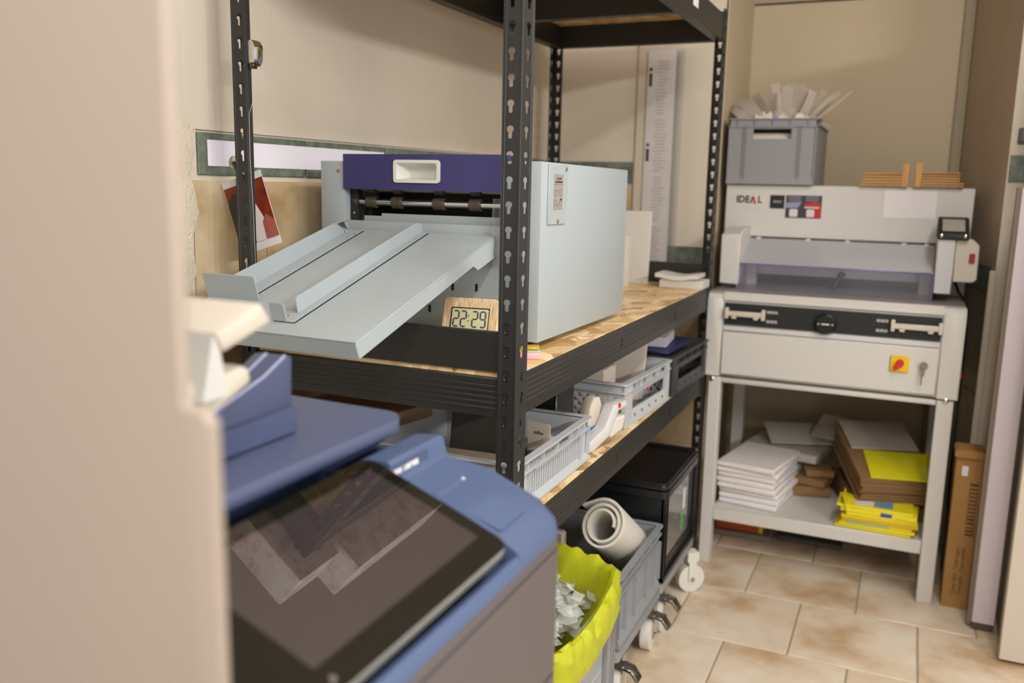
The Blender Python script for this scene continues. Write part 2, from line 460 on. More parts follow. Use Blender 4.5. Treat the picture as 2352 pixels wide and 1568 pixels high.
part('plate', bx(.272, .31, 3.18, 3.19, 1.452, 1.50, bev=.003), mat('switch_grey', '#57524c', .4), sw)
part('rocker', bx(.279, .303, 3.174, 3.18, 1.459, 1.493, bev=.002), mat('switch_grey2', '#6a655f', .4), sw)

struct('ceiling', bx(-1.5, 4.5, -2.5, 4.1, 2.385, 2.44), mat('ceiling_paint', '#d8cfc4', .9))

# ------------------------------------------------------------------ boltless shelving unit
XF, XB, Y0, Y1 = -.603, -1.203, 1.374, 3.015
PITCH = .0415
shelf = thing('shelving_unit', 'black boltless steel shelving unit with keyhole posts and chipboard shelves along the left wall', 'shelf', ((XF+XB)/2, (Y0+Y1)/2, 0))
def keyhole_cell(w, c, rx, rr, sw_, sl):
    """triangulated cell [0,w]x[0,PITCH] with a keyhole; returns verts2d, tris, hole loop"""
    bm = nb()
    out = [bm.verts.new((x, y, 0)) for x, y in ((0, 0), (w, 0), (w, PITCH), (0, PITCH))]
    cy = PITCH*.62; pts = []
    a0 = math.asin(min(.95, sw_/rx))
    n = 10
    for k in range(n+1):
        a = -PI/2+a0+(2*PI-2*a0)*k/n
        pts.append((c+rx*math.cos(a), cy+rr*math.sin(a)))
    pts += [(c-sw_, cy-sl+sw_*.4), (c-sw_*.5, cy-sl), (c+sw_*.5, cy-sl), (c+sw_, cy-sl+sw_*.4)]
    hole = [bm.verts.new((x, y, 0)) for x, y in pts]
    es = [bm.edges.new((out[i], out[(i+1) % 4])) for i in range(4)]
    es += [bm.edges.new((hole[i], hole[(i+1) % len(hole)])) for i in range(len(hole))]
    bmesh.ops.triangle_fill(bm, use_beauty=True, edges=es, normal=(0, 0, 1))
    bm.verts.index_update()
    vs = [tuple(v.co[:2]) for v in bm.verts]; fs = [[v.index for v in f.verts] for f in bm.faces]
    hl = [v.index for v in hole]
    bm.free()
    return vs, fs, hl
def post_face(bm, w, c, rx, rr, sw_, n, z0, mp, th=.0014):
    vs, fs, hl = keyhole_cell(w, c, rx, rr, sw_, .0155)
    for k in range(n):
        A = [bm.verts.new(mp(x, z0+y+k*PITCH, 0)) for x, y in vs]; B = [bm.verts.new(mp(x, z0+y+k*PITCH, th)) for x, y in vs]
        for f in fs:
            bm.faces.new([A[i] for i in f]); bm.faces.new([B[i] for i in f][::-1])
        for i in range(len(hl)):
            a, b = hl[i], hl[(i+1) % len(hl)]
            bm.faces.new((A[a], A[b], B[b], B[a]))
NH = 45; PTOP = NH*PITCH
def post(cx, cy, sx, sy):
    """L post; corner at cx,cy, wings run inwards (sx,sy)"""
    bm = nb()
    wa, wb_ = .034, (.049 if sx < 0 else .034)
    cb_, rb_, sb_ = (.0205, .0096, .0053) if sx < 0 else (.0165, .0068, .0036)
    zoff = -.006
    post_face(bm, wa-.004, .0155, .0066, .0058, .0036, NH, zoff, lambda s, z, d: (cx+sx*(s+.004), cy+sy*d, z))
    post_face(bm, wb_-.004, cb_, rb_, .0058, sb_, NH, zoff, lambda s, z, d: (cx+sx*d, cy+sy*(s+.004), z))
    def bb(a0, a1, b0, b1): box(bm, min(cx+sx*a0, cx+sx*a1), max(cx+sx*a0, cx+sx*a1), min(cy+sy*b0, cy+sy*b1), max(cy+sy*b0, cy+sy*b1), 0, PTOP+zoff, bev=.0007)
    bb(-.0006, .0046, -.0006, .0046)          # rolled outer corner
    bb(wa-.0055, wa-.002, -.0008, .002); bb(wa-.0012, wa+.0012, -.0004, .012)
    bb(-.0008, .002, wb_-.0095, wb_-.006); bb(-.0004, .004, wb_-.003, wb_)
    return part('post', bm, black_m, shelf)
pf_ = post(XF, Y0, -1, 1); post(XB, Y0, 1, 1); post(XB, Y1, 1, -1); post(XF, Y1, -1, -1)
for k in range(NH):
    bm = nb(); bh = nb()
    z = -.006+k*PITCH+PITCH*.62
    if .60 < z < .70 or .87 < z < 1.06:
        box(bm, XF-.030, XF-.009, Y0+.0022, Y0+.003, z-.018, z+.008); 
        if z < .98: part('hook_plate', bx(XF-.003, XF-.0022, Y0+.008, Y0+.033, z-.018, z+.008), black_m, pf_)
        for (cx_, w_) in ((XF-.0195, .0036),):
            tube(bh, [(cx_-w_*math.cos(a), Y0+.0016, z-.008-.0062*math.sin(a)) for a in [PI*q/8-.5 for q in range(10)]], .0009, 6)
        part('hook_plate', bm, black_m, pf_)
        part('hook', bh, mat('hook_glint', '#3c3a37', .25, metal=.6), pf_)  # brighter metal arc on each hook tab draws its curved glint
def beam(name, x0, x1, y0, y1, z0, z1, ribs=None):
    bm = nb(); box(bm, x0, x1, y0, y1, z0, z1, bev=.0015)
    if ribs:
        for k in range(5):
            zz = z1-.016-k*.010
            if ribs == 'y': box(bm, x0+.03, x1-.03, y0-.0011, y0+.001, zz-.0028, zz+.0028, bev=.0006)
            else: box(bm, x1-.001, x1+.0011, y0+.03, y1-.03, zz-.0028, zz+.0028, bev=.0006)
    return part(name, bm, beam_m, shelf)
LEV = [(.608, .686), (.893, .972), (1.765, 1.846)]
for i, (za, zb) in enumerate(LEV):
    b1 = beam('front_beam', XF-.036, XF-.003, Y0+.006, Y1-.006, za, zb-.001, ribs='x' if i < 2 else None)
    sl = nb()
    for yy in ((2.0, 2.52) if i < 2 else (1.9,)): box(sl, XF-.004, XF-.0018, yy, yy+.008, (za+zb)/2-.012, (za+zb)/2+.012)
    part('slot', sl, darkslot, b1)
    beam('rear_beam', XB+.003, XB+.036, Y0+.006, Y1-.006, za, zb-.001)
    beam('end_beam', XB+.006, XF-.006, Y0+.003, Y0+.034, za, zb-.009, ribs='y' if i == 1 else None)
    beam('end_beam', XB+.006, XF-.006, Y1-.034, Y1-.003, za, zb-.009)
    part('shelf_board', bx(XB+.02, XF-.0045 if i < 2 else XF-.03, Y0+.010 if i < 2 else Y0+.02, Y1-.02, zb-.009, zb, bev=.001), osb, shelf, smooth=False)
    for yy in (1.98, 2.50):
        part('cross_support', bx(XB+.03, XF-.034, yy, yy+.035, zb-.05 if i < 2 else za+.006, zb-.01, bev=.001), beam_m, shelf)
for y in (Y0+.003, Y1-.012):
    part('stop_board', bx(XB+.006, XF-.008, y, y+.009, .974, 1.046, bev=.001), beam_m, shelf)
part('price_sticker', bx(XF-.003, XF-.0022, 2.545, 2.605, 1.796, 1.84), paper, shelf, smooth=False)

# ------------------------------------------------------------------ sheet cutting machine on the middle shelf
RZ = -R(1.237)
mc = thing('sheet_creasing_machine', 'pale grey desktop paper processing machine with purple front cover, on the middle shelf', 'machine', (-.667, 1.626, .972), RZ)
DZ = .013      # feet
def L(bm): return xform(bm, T(0, 0, DZ))
def mp(name, bm, m, parent=mc, **k): return part(name, L(bm), m, parent, local=True, **k)
bm = nb()
prism(bm, [(0, 0), (.535, 0), (.535, .354), (0, .359)], 'x', -.078, 0, bev=.0025, seg=2)
mp('right_housing', bm, grey_m)
mp('left_housing', prism(nb(), [(0, 0), (.535, 0), (.535, .354), (0, .356)], 'x', -.530, -.467, bev=.002, seg=2), grey_m)
fp = mp('front_plate', bx(-.467, -.078, .001, .006, 0, .230), grey_m)
bm = nb()
for u, z in ((-.196, .101), (-.140, .103), (-.251, .051)): prism(bm, rrect(u-.0022, u+.0022, z-.008, z+.008, .0021, 3), 'y', -.0004, .003)
mp('slot', bm, darkslot, fp)
mp('top_panel', bx(-.467, -.078, .09, .535, .34, .352), grey_m)
mp('rear_panel', bx(-.467, -.078, .525, .535, 0, .34), grey_m)
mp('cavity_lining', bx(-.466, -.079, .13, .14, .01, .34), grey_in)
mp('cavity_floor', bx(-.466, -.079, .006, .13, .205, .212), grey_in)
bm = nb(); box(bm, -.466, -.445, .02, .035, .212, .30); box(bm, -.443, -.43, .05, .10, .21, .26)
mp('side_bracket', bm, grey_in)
mp('inner_lip', prism(nb(), [(-.435, .206), (-.079, .206), (-.079, .246), (-.39, .246), (-.39, .240), (-.435, .240)], 'y', .028, .031), grey_m)
bm = nb()
prism(bm, [(.0205, .297), (.10, .300), (.10, .368), (.0205, .3705)], 'x', -.4665, -.079)
frame(bm, [(-.4665, .297), (-.079, .297), (-.079, .371), (-.4665, .371)], [(-.330, .318), (-.2305, .318), (-.2305, .354), (-.330, .354)], 'y', -.005, .0206)
cov = mp('cover', bm, purple, label='deep purple hinged front cover')
mp('hinge_strip', bx(-.462, -.25, .10, .125, .352, .3745, bev=.004), cream)
# recessed pull
bm = nb(); frame(bm, rrect(-.336, -.2245, .3125, .3595, .007), rrect(-.329, -.2315, .319, .353, .004), 'y', -.0095, -.004)
hd = mp('handle', bm, whitep, cov)
bm = nb()
o_ = rrect(-.329, -.2315, .319, .353, .004); i_ = rrect(-.312, -.241, .322, .344, .003)
A = [bm.verts.new((p[0], -.0065, p[1])) for p in o_]; B = [bm.verts.new((p[0], .018, p[1])) for p in i_]
for i in range(len(A)): bm.faces.new((A[i], A[(i+1) % len(A)], B[(i+1) % len(A)], B[i]))
bm.faces.new(B)
mp('handle_recess', bm, whitep, cov)
# rollers
mp('shaft', cyl(nb(), (-.455, .03, .270), (-.079, .03, .270), .0085, 24), chrome)
for u0, u1 in ((-.427, -.402), (-.361, -.336), (-.258, -.232), (-.172, -.146)):
    bm = nb(); tube(bm, [(u0, .03, .27), (u0+.001, .03, .27), (u1-.001, .03, .27), (u1, .03, .27)], [.0125, .0135, .0135, .0125], 24)
    mp('roller', bm, brown_r)
    bm = nb(); tube(bm, [(u0+.002, .034, .297), (u1-.002, .034, .297)], [.0115, .0115], 20); mp('press_roller', bm, mat('dark_rubber', '#3a362f', .4))
mp('upper_shaft', cyl(nb(), (-.455, .034, .297), (-.079, .034, .297), .006, 16), mat('dull_steel', '#7c7868', .35, metal=.8))
tube_ring = nb(); tube(tube_ring, [(-.458, .03, .27), (-.452, .03, .27), (-.447, .03, .27)], [.013, .013, .010], 18); mp('bearing', tube_ring, mat('bearing', '#4e4d4a', .35, metal=.6))
screw((-.483, 0, .336+DZ), (0, -1, 0), .0045, mc, local=True)
screw((-.455, .019, .245+DZ), (0, -1, 0), .003, mc, chrome, local=True)
for u in (-.50, -.05):
    for v in (.05, .48): mp('foot', cyl(nb(), (u, v, -.013), (u, v, 0), .014, 14), blackp)
# control plate on the right side
bm = nb(); prism(bm, [(.029, .2355), (.119, .2345), (.131, .353), (.0302, .3555)], 'x', .0, .0035, bev=.001)
cp = mp('control_plate', bm, grey_m)
bm = nb(); prism(bm, [(.0532, .2645), (.0998, .2655), (.102, .335), (.0545, .336)], 'x', .0035, .0042)
mp('label', bm, mat('label_taupe', '#9c938c', .45), cp)
MS = lambda v, z: frameM((.0043, v, z+DZ), (0, 1, 0), (0, 0, 1))
text('FASSIM', .0075, MS(.0785, .3265), ink, cp, local=True, sx=1.15)
text('semi-automatic', .0062, MS(.0782, .3205), ink, cp, local=True, bold=.0001)
mp('red_line', bx(.0040, .0044, .0545, .1015, .3152, .3160), red, cp)
bm = nb()
for v, z in ((.064, .298), (.090, .2985), (.0635, .2785), (.089, .279)):
    frame(bm, rrect(v-.0068, v+.0068, z-.0062, z+.0062, .005), rrect(v-.0061, v+.0061, z-.0055, z+.0055, .0045), 'x', .0041, .0045)
for z in (.3025, .273): box(bm, .0041, .0045, .0767, .0775, z-.0042, z+.0042)
mp('button_outline', bm, mat('outline', '#5d5751', .5), cp)
mp('indicator', bx(.0041, .0046, .0875, .0950, .2832, .2868), ink, cp)
screw((.0035, .117, .346+DZ), (1, 0, 0), .0045, cp, local=True); screw((.0035, .078, .241+DZ), (1, 0, 0), .0045, cp, local=True)
mp('pull_slot', bx(0, .002, .126, .1335, .284, .335, bev=.0008), mat('slot_grey', '#aab0af', .5), mc)
# sloping delivery tray (tray frame: u right, t downslope, n up)
MT = T(0, 0, DZ) @ Matrix(((1, 0, 0, -.095), (0, -.9575, -.2885, -.01), (0, -.2885, .9575, .211), (0, 0, 0, 1)))
def tp(name, bm, m, parent, **k): return part(name, xform(bm, MT), m, parent, local=True, **k)
bm = nb()
box(bm, -.400, 0, 0, .5, -.003, 0, bev=.001)
box(bm, -.400, 0, .4975, .5, -.030, 0, bev=.001)
tray = tp('delivery_tray', bm, grey_m, mc)
for u in (0, -.400):
    bm = nb(); prism(bm, [(0, -.0005), (.5, -.0005), (.498, -.030), (.101, -.027), (.086, -.041), (.004, -.043)], 'x', u-.0028 if u == 0 else u, u if u == 0 else u+.0028, bev=.0008)
    tp('tray_apron', bm, grey_m, tray)
bm = nb()
box(bm, -.345, -.310, .012, .386, .0012, .0028, bev=.0004)
prism(bm, [(.03, .002), (.386, .002), (.386, .040), (.06, .033), (.03, .027)], 'x', -.347, -.345)
prism(bm, [(.018, .002), (.03, .002), (.03, .027), (.05, .030), (.018, .022)], 'x', -.343, -.341)
prism(bm, rrect(-.404, -.284, .0, .0465, .004), 'y', .386, .388)
tp('side_guide', bm, grey_m, tray)
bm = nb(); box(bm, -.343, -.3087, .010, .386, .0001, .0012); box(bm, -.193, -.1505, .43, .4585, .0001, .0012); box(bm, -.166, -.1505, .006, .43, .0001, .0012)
tp('guide_gap_shade', bm, darkslot, tray)  # black strips painting the shadow line in the gap under the guides
bm = nb()
box(bm, -.195, -.152, .42, .458, .0012, .0028, bev=.0004); box(bm, -.168, -.152, .006, .425, .0012, .0028, bev=.0004)
prism(bm, [(.0, .002), (.425, .002), (.423, .027), (.418, .031), (.02, .028), (.0, .018)], 'x', -.170, -.168)
prism(bm, rrect(-.197, -.167, .0, .034, .004), 'y', .456, .458)
tp('side_guide', bm, grey_m, tray)
bm = nb()
for u, t in ((-.318, .06), (-.316, .035), (-.158, .045), (-.18, .437), (-.19, .452)): cyl(bm, (u, t, .0029), (u, t, .0032), .0016, 8)
tp('pin_hole', bm, darkslot, tray)

# clear pouch hanging between post and machine
bm = nb()
nx_, nz_ = 6, 10
gr = [[bm.verts.new((-.765+.05*i/nx_+random.uniform(-.001, .001), 1.612+.010*math.sin(i*1.9)+.003*math.sin(j*2.3), 1.14+.13*j/nz_)) for i in range(nx_+1)] for j in range(nz_+1)]
for j in range(nz_):
    for i in range(nx_): bm.faces.new((gr[j][i], gr[j][i+1], gr[j+1][i+1], gr[j+1][i]))
bmesh.ops.solidify(bm, geom=bm.faces[:], thickness=.0006)
tag(part('plastic_pouch', bm, clearp), 'small clear plastic pouch hanging in front of the grey machine, behind the front post', 'pouch')

# ------------------------------------------------------------------ clock, eraser, foam on the middle shelf
ck = thing('desk_clock', 'ash wood digital desk clock showing 22:29 under the grey tray', 'clock', (-.758, 1.486, .974), R(9))
lean = R(19)
MC = T(0, 0, 0) @ Rot(-lean, 'X')
bm = nb(); prism(bm, rrect(-.056, .056, 0, .113, .010), 'y', 0, .022, bev=.0015)
cb = part('case', xform(bm, MC), ash, ck, local=True)
bm = nb(); prism(bm, rrect(-.039, .039, .018, .094, .002, 2), 'y', -.0006, .001)
part('bezel', xform(bm, MC), ink, cb, local=True)
bm = nb(); prism(bm, rrect(-.036, .0372, .019, .0915, .002, 2), 'y', -.0011, .0)
part('display', xform(bm, MC), mat('lcd_green', '#d3cfa0', .25), cb, local=True)
SEG = {'0': 'abcdef', '2': 'abged', '9': 'abcdfg', '4': 'fgbc', '6': 'afgedc', '7': 'abc', '3': 'abgcd'}
def digit(bm, ch, x, z, w_, h, t, slant=.12):
    def bar(p, q):
        p = Vector((p[0]+slant*(p[1]-h/2), p[1])); q = Vector((q[0]+slant*(q[1]-h/2), q[1])); d = (q-p).normalized(); n = Vector((-d.y, d.x))*t/2
        a, b = p+d*t*.6, q-d*t*.6
        prism(bm, [(x+v.x, z+v.y) for v in (p+d*t*.12, a+n, b+n, q-d*t*.12, b-n, a-n)], 'y', -.0014, -.0010)
    P = {'a': ((0, h), (w_, h)), 'g': ((0, h/2), (w_, h/2)), 'd': ((0, 0), (w_, 0)), 'f': ((0, h/2), (0, h)), 'b': ((w_, h/2), (w_, h)), 'e': ((0, 0), (0, h/2)), 'c': ((w_, 0), (w_, h/2))}
    for s in SEG[ch]: bar(*P[s])
bm = nb()
for ch, x in (('2', -.0335), ('2', -.0185), ('2', .0045), ('9', .0205)): digit(bm, ch, x+.001, .0565, .0105, .030, .0032, -.02)
for z in (.0665, .0765): box(bm, -.0035, -.001, -.0014, -.001, z, z+.0025)
for ch, x in (('2', -.024), ('2', -.011), ('4', .0085), ('6', .0195)): digit(bm, ch, x, .0245, .007, .020, .002, -.02)
part('digits', xform(bm, MC), mat('lcd_ink', '#4b4a5c', .4), cb, local=True)
bm = nb(); box(bm, -.0355, .0365, -.0013, -.0010, .0512, .0517); box(bm, .0045, .005, -.0013, -.0010, .020, .051)
part('divider', xform(bm, MC), mat('lcd_line', '#8f9070', .5), cb, local=True)

er = thing('eraser', 'small pink eraser with yellow glitter top beside the foot of the front post', 'eraser', (-.648, 1.535, .972), R(20))
bm = nb(); box(bm, -.022, .022, -.014, .014, 0, .014, bev=.003, seg=2); part('body', bm, mat('eraser_pink', '#eab0b4', .6), er, local=True)
bm = nb(); box(bm, -.0215, .0215, -.0135, .0135, .0141, .0168, bev=.0012); part('band', bm, mat('eraser_mint', '#9fd9c6', .6), er, local=True)
bm = nb(); box(bm, -.021, .021, -.013, .013, .0169, .0245, bev=.003, seg=2); part('top', bm, mat('glitter', '#d2a52b', .35, metal=.3, hex2='#b98a1a', vs=400), er, local=True)

def leaning(name, label, x0, x1, y, z, h, th, tilt, m, rz=0., group='white foam sheets leaning behind the machine'):
    bm = nb(); box(bm, x0, x1, 0, th, 0, h, bev=.0015, M=T(0, y, z) @ Rot(-tilt, 'X') @ T(0, 0, 0))
    return tag(part(name, bm, m), label, 'foam sheet', group)
leaning('foam_sheet', 'tallest white foam sheet leaning behind the grey machine, at the back of the row', -1.10, -.805, 2.93, .973, .245, .012, R(4), foam)
leaning('foam_sheet', 'shorter thick white foam sheet standing in front of the taller one, behind the machine', -1.10, -.842, 2.80, .973, .165, .04, R(2), foam)
bm = nb(); prism(bm, [(-.745, .973), (-.602, .973), (-.602, 1.0), (-.745, 1.0)], 'y', 2.86, 2.97, bev=.002)
tag(part('foam_pad', bm, foam), 'flat white foam pad lying on the far end of the middle shelf, lower of two', 'foam pad', 'foam pads at the far end of the shelf')
bm = nb()
cs = [(-.758+.142*k/8, 1.004+.004*math.cos(k/8*2*PI)) for k in range(9)]
prism(bm, cs+[(x, z+.013) for x, z in cs[::-1]], 'y', 2.85, 2.96)
tag(part('foam_pad', bm, foam), 'slightly curved white foam pad lying on top of the lower pad', 'foam pad', 'foam pads at the far end of the shelf')

# ------------------------------------------------------------------ crates
def crate(name, label, loc, rz, W, Ln, H, m, style, cat='crate', flare=.012, lattice=False, group=None):
    """stacking crate, local: front face at x=0 looking +x, y 0..Ln, x -W..0"""
    t = thing(name, label, cat, loc, rz, group)
    th = .004
    def P(n, b, mm=None): return part(n, b, mm or m, t, local=True, smooth=False)
    P('base', bx(-W, 0, 0, Ln, 0, .006))
    P('rear_wall', bx(-W, -W+th, 0, Ln, .006, H-.002))
    for s, y in ((0, 0.), (1, Ln)):
        bm = nb()
        ya, yb = (y, y+th) if s == 0 else (y-th, y)
        if lattice:
            box(bm, -W, -.0, ya, yb, .006, .02); box(bm, -W, 0, ya, yb, H-.035, H-.002)
            h0, h1 = .02, H-.035; k = 0
            x = -W
            while x < -.02:
                for d in (1, -1):
                    xa, xb = (x, x+(h1-h0)) if d == 1 else (x+(h1-h0), x)
                    dd = Vector((xb-xa, 0, h1-h0)).normalized(); nn = Vector((-dd.z, 0, dd.x))*.004
                    pts = [Vector((xa, 0, h0))+nn, Vector((xa, 0, h0))-nn, Vector((xb, 0, h1))-nn, Vector((xb, 0, h1))+nn]
                    pts = [(max(-W, min(0, p.x)), p.z) for p in pts]
                    prism(bm, pts, 'y', ya+.0005*(d+1), yb-.0005*(1-d))
                x += .024
        else:
            box(bm, -W, 0, ya, yb, .006, H-.002)
        P('side_wall', bm)
    # rim flange all round
    bm = nb(); e = flare
    frame(bm, rrect(-W-e, e, -e, Ln+e, .014, 4), rrect(-W+th, -th, th, Ln-th, .010, 4), 'z', H-.004, H)
    P('rim', bm)
    bm = nb()
    if H > .09:
        frame(bm, rrect(-W-e*.85, e*.85, -e*.85, Ln+e*.85, .014, 4), rrect(-W+.001, -.001, .001, Ln-.001, .010, 4), 'z', H-.026, H-.0235)
        nrib = 5
        for k in range(nrib):
            y = Ln*(k+.5)/nrib
            box(bm, 0, e*.8, y-.001, y+.001, H-.0235, H-.004)
        P('collar', bm)
    bm = nb()
    if style == 'slots':
        # corner panels, slotted centre with hand opening
        box(bm, -th, 0, 0, .055, .006, H-.002); box(bm, -th, 0, Ln-.055, Ln, .006, H-.002)
        box(bm, -th, 0, .055, Ln-.055, H-.030, H-.023); box(bm, -th, 0, .055, Ln-.055, H-.006, H-.002)
        box(bm, -th, 0, .055, Ln-.055, .006, .014)
        n = int((Ln-.11)/.012)
        ztop = H*.62
        for k in range(n):
            y = .055+(Ln-.11)*(k+.5)/n
            box(bm, -th, 0, y-.0025, y+.0025, .014, ztop if .2 < (k+.5)/n < .8 else ztop+.02)
        box(bm, -th, .001, .055+(Ln-.11)*.15, Ln-.055-(Ln-.11)*.15, ztop-.002, ztop+.003)
        P('front_wall', bm)
        bm = nb()
        for y in (0, .053, Ln-.055, Ln-.002): box(bm, 0, flare*.8, y, y+.002, .012, H-.026)
        P('rib', bm)
        P('foot_ledge', prism(nb(), [(0, .001), (flare, .001), (flare, .006), (0, .014)], 'y', .0, Ln))
    elif style == 'mesh':
        box(bm, -th, 0, 0, .03, .006, H-.002); box(bm, -th, 0, Ln-.02, Ln, .006, H-.002)
        rows = 5
        for r_ in range(rows+1):
            z = .01+(H-.085)*r_/rows; box(bm, -th, .001, .03, Ln-.02, z-.003, z+.003)
        box(bm, -th, 0, .03, Ln-.02, H-.082, H-.062)
        n = int((Ln-.05)/.0105)
        for k in range(n):
            y = .03+(Ln-.05)*(k+.5)/n; box(bm, -th, 0, y-.0026, y+.0026, .012, H-.064)
        P('front_wall', bm)
        bm = nb()
        for y in (.11, .2, .29): box(bm, -.001, flare*.9, y, y+.0025, H-.06, H-.004)
        P('rib', bm)
    elif style == 'window':
        prism(bm, rrect(0, .055, 0, H-.003, .002, 2), 'x', -th, .006)
        prism(bm, rrect(Ln-.03, Ln, 0, H-.003, .002, 2), 'x', -th, .006)
        box(bm, -th, 0, .055, Ln-.03, H-.045, H-.026); box(bm, -th, .002, .055, Ln-.03, H-.012, H-.004)
        for k in range(8):
            y = .055+(Ln-.085)*k/7; box(bm, -th, .002, y-.004, y+.004, H-.03, H-.004)
        prism(bm, [(-th, 0), (.008, .0), (.008, .006), (.0, .036), (-th, .036)], 'y', .05, Ln-.025)
        P('front_wall', bm)
        bm = nb()
        for k in range(5):
            y = .08+(Ln-.14)*k/4; box(bm, .0035, .0055, y, y+.004, .016, .024)
        P('vent', bm, darkslot)
    elif style == 'panel':
        box(bm, -th, 0, 0, Ln, .006, H-.002)
        P('front_wall', bm)
        bm = nb()
        for y in (.0, .055, Ln*.36, Ln*.64, Ln-.057, Ln-.004): box(bm, 0, flare*.8, y, y+.004, .03, H-.05)
        for z in (H-.05,): box(bm, 0, flare*.8, 0, Ln, z, z+.003)
        P('rib', bm)
        P('foot_ledge', prism(nb(), [(0, .001), (flare*.9, .001), (flare*.9, .012), (0, .034)], 'y', .0, Ln))
    return t
SZ = .687
crate('stacking_crate', 'light grey low crate with slotted front beside the front post on the lower shelf', (-.634, 1.455, SZ), R(0), .36, .395, .098, crate_l, 'slots')
crate('stacking_crate', 'pale grey crate with open window front and lattice sides, second along the lower shelf', (-.632, 2.125, SZ), R(-3), .50, .375, .118, crate_l, 'window', lattice=True)
crate('stacking_crate', 'dark grey crate with open window front at the far end of the lower shelf', (-.611, 2.535, SZ), R(-3), .50, .375, .118, crate_d, 'window', lattice=False)

# things in the near crate
hb = thing('hanging_box', 'small white box with a hanging tab standing in the near light grey crate', 'box', (-.682, 1.73, .694), R(-14))
part('body', bx(-.03, .03, -.03, .03, 0, .062, bev=.001), paper_w, hb, local=True, smooth=False)
bm = nb(); prism(bm, rrect(-.03, .03, .058, .105, .004), 'y', -.0305, -.0295); tb = part('hang_tab', bm, paper_w, hb, local=True)
bm = nb(); prism(bm, [(-.012, .080), (.012, .080), (.012, .084), (.003, .084), (0, .088), (-.003, .084), (-.012, .084)], 'y', -.0312, -.0290)
part('hang_hole', bm, card_d, tb, local=True)
for k, (x, y, z, rz) in enumerate(((-.690, 1.61, .694, .2),)):
    bx_ = thing('pen_pack', 'dark pack with two black pens with blue ends in the near light grey crate', 'pen pack', (x, y, z), rz)
    part('backing', bx(-.03, .03, -.005, .005, 0, .070, bev=.001), mat('pack_grey', '#4a4744', .5), bx_, local=True, smooth=False)
    bm = nb(); bb2 = nb()
    for q in (-.012, .010): cyl(bm, (q, -.008, .030), (q, -.008, .075), .0035, 8); cyl(bb2, (q, -.008, .006), (q, -.008, .0299), .0034, 8)
    part('pen', bm, blackp, bx_, local=True); part('pen_end', bb2, mat('refill_blue', '#1e3566', .3), bx_, local=True)

# tape dispenser between the crates
td = thing('tape_dispenser', 'white handheld tape dispenser with blue tape standing between the two grey crates', 'tape dispenser', (-.648, 1.945, SZ), R(-22))
bm = nb(); prism(bm, [(-.06, .0), (-.035, .0), (.03, .03), (.055, .085), (.085, .092), (.082, .106), (.035, .10), (.005, .05), (-.06, .018)], 'x', .0, .030, bev=.002, seg=2)
part('body', bm, cutg, td, local=True)
bm = nb(); prism(bm, [(-.02, .045), (-.012, .098), (.0, .118), (.022, .118), (.030, .10), (.022, .05)], 'x', -.034, -.002, bev=.004, seg=2); part('hood', bm, cream, td, local=True)
bm = nb(); prism(bm, [(-.045, .012), (.01, .020), (.01, .055), (-.045, .038)], 'x', -.03, -.004); part('tape_roll', bm, lblue, td, local=True)
bm = nb(); box(bm, .0305, .0315, .052, .06, .092, .103); part('mark', bm, red, td, local=True)
bm = nb(); prism(bm, [(.03, .02), (.075, .035), (.085, .07), (.05, .065)], 'x', .002, .028, bev=.003); part('trigger', bm, cutw, td, local=True)

# contents of the second crate: white boxes
c2 = [(-.76, 2.30, .694, .10, .075, .145, -.15, 'open white carton standing in the second grey crate, nearer one'), ]
ob = thing('white_carton', 'open topped small white carton standing in the second grey crate', 'box', (-.79, 2.245, .694), R(-6))
part('body', bx(-.085, .085, -.04, .04, 0, .125, bev=.001), paper_w, ob, local=True, smooth=False)
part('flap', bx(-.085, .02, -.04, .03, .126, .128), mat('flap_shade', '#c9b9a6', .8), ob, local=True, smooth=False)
part('flap', bx(.02, .085, -.012, .04, .126, .128), paper_w, ob, local=True, smooth=False)
wb2 = nb(); box(wb2, -.165, .165, -.004, .004, 0, .182, bev=.001, M=T(-.83, 2.43, .694) @ Rot(R(-4), 'Z') @ Rot(R(-10), 'X'))
tag(part('white_board', wb2, paper_w), 'tall white board standing upright at the back of the second grey crate', 'board')
pk = nb(); box(pk, -.004, .004, -.016, .016, -.012, .012, bev=.003, M=T(-.640, 2.40, .75) @ Rot(.5, 'X'))
tag(part('pink_tag', pk, mat('hot_pink', '#e7628d', .5)), 'small bright pink tag behind the window of the second grey crate', 'tag')
for k, (y, z, s) in enumerate(((2.20, .705, .03), (2.24, .71, .026))):
    bm = nb()
    n = 12; tube(bm, [(-.68+.03*math.cos(a*.6), y+s*math.cos(a), z+.012+s*.8*math.sin(a)*.5+.01*math.sin(2*a)) for a in [2*PI*i/n for i in range(n)]], .0035, 6, closed=True)
    tag(part('cable_coil', bm, whitep), ['loop of white cable nearer the left of the second grey crate', 'loop of white cable deeper in the second grey crate'][k], 'cable', 'white cable loops in the second crate')
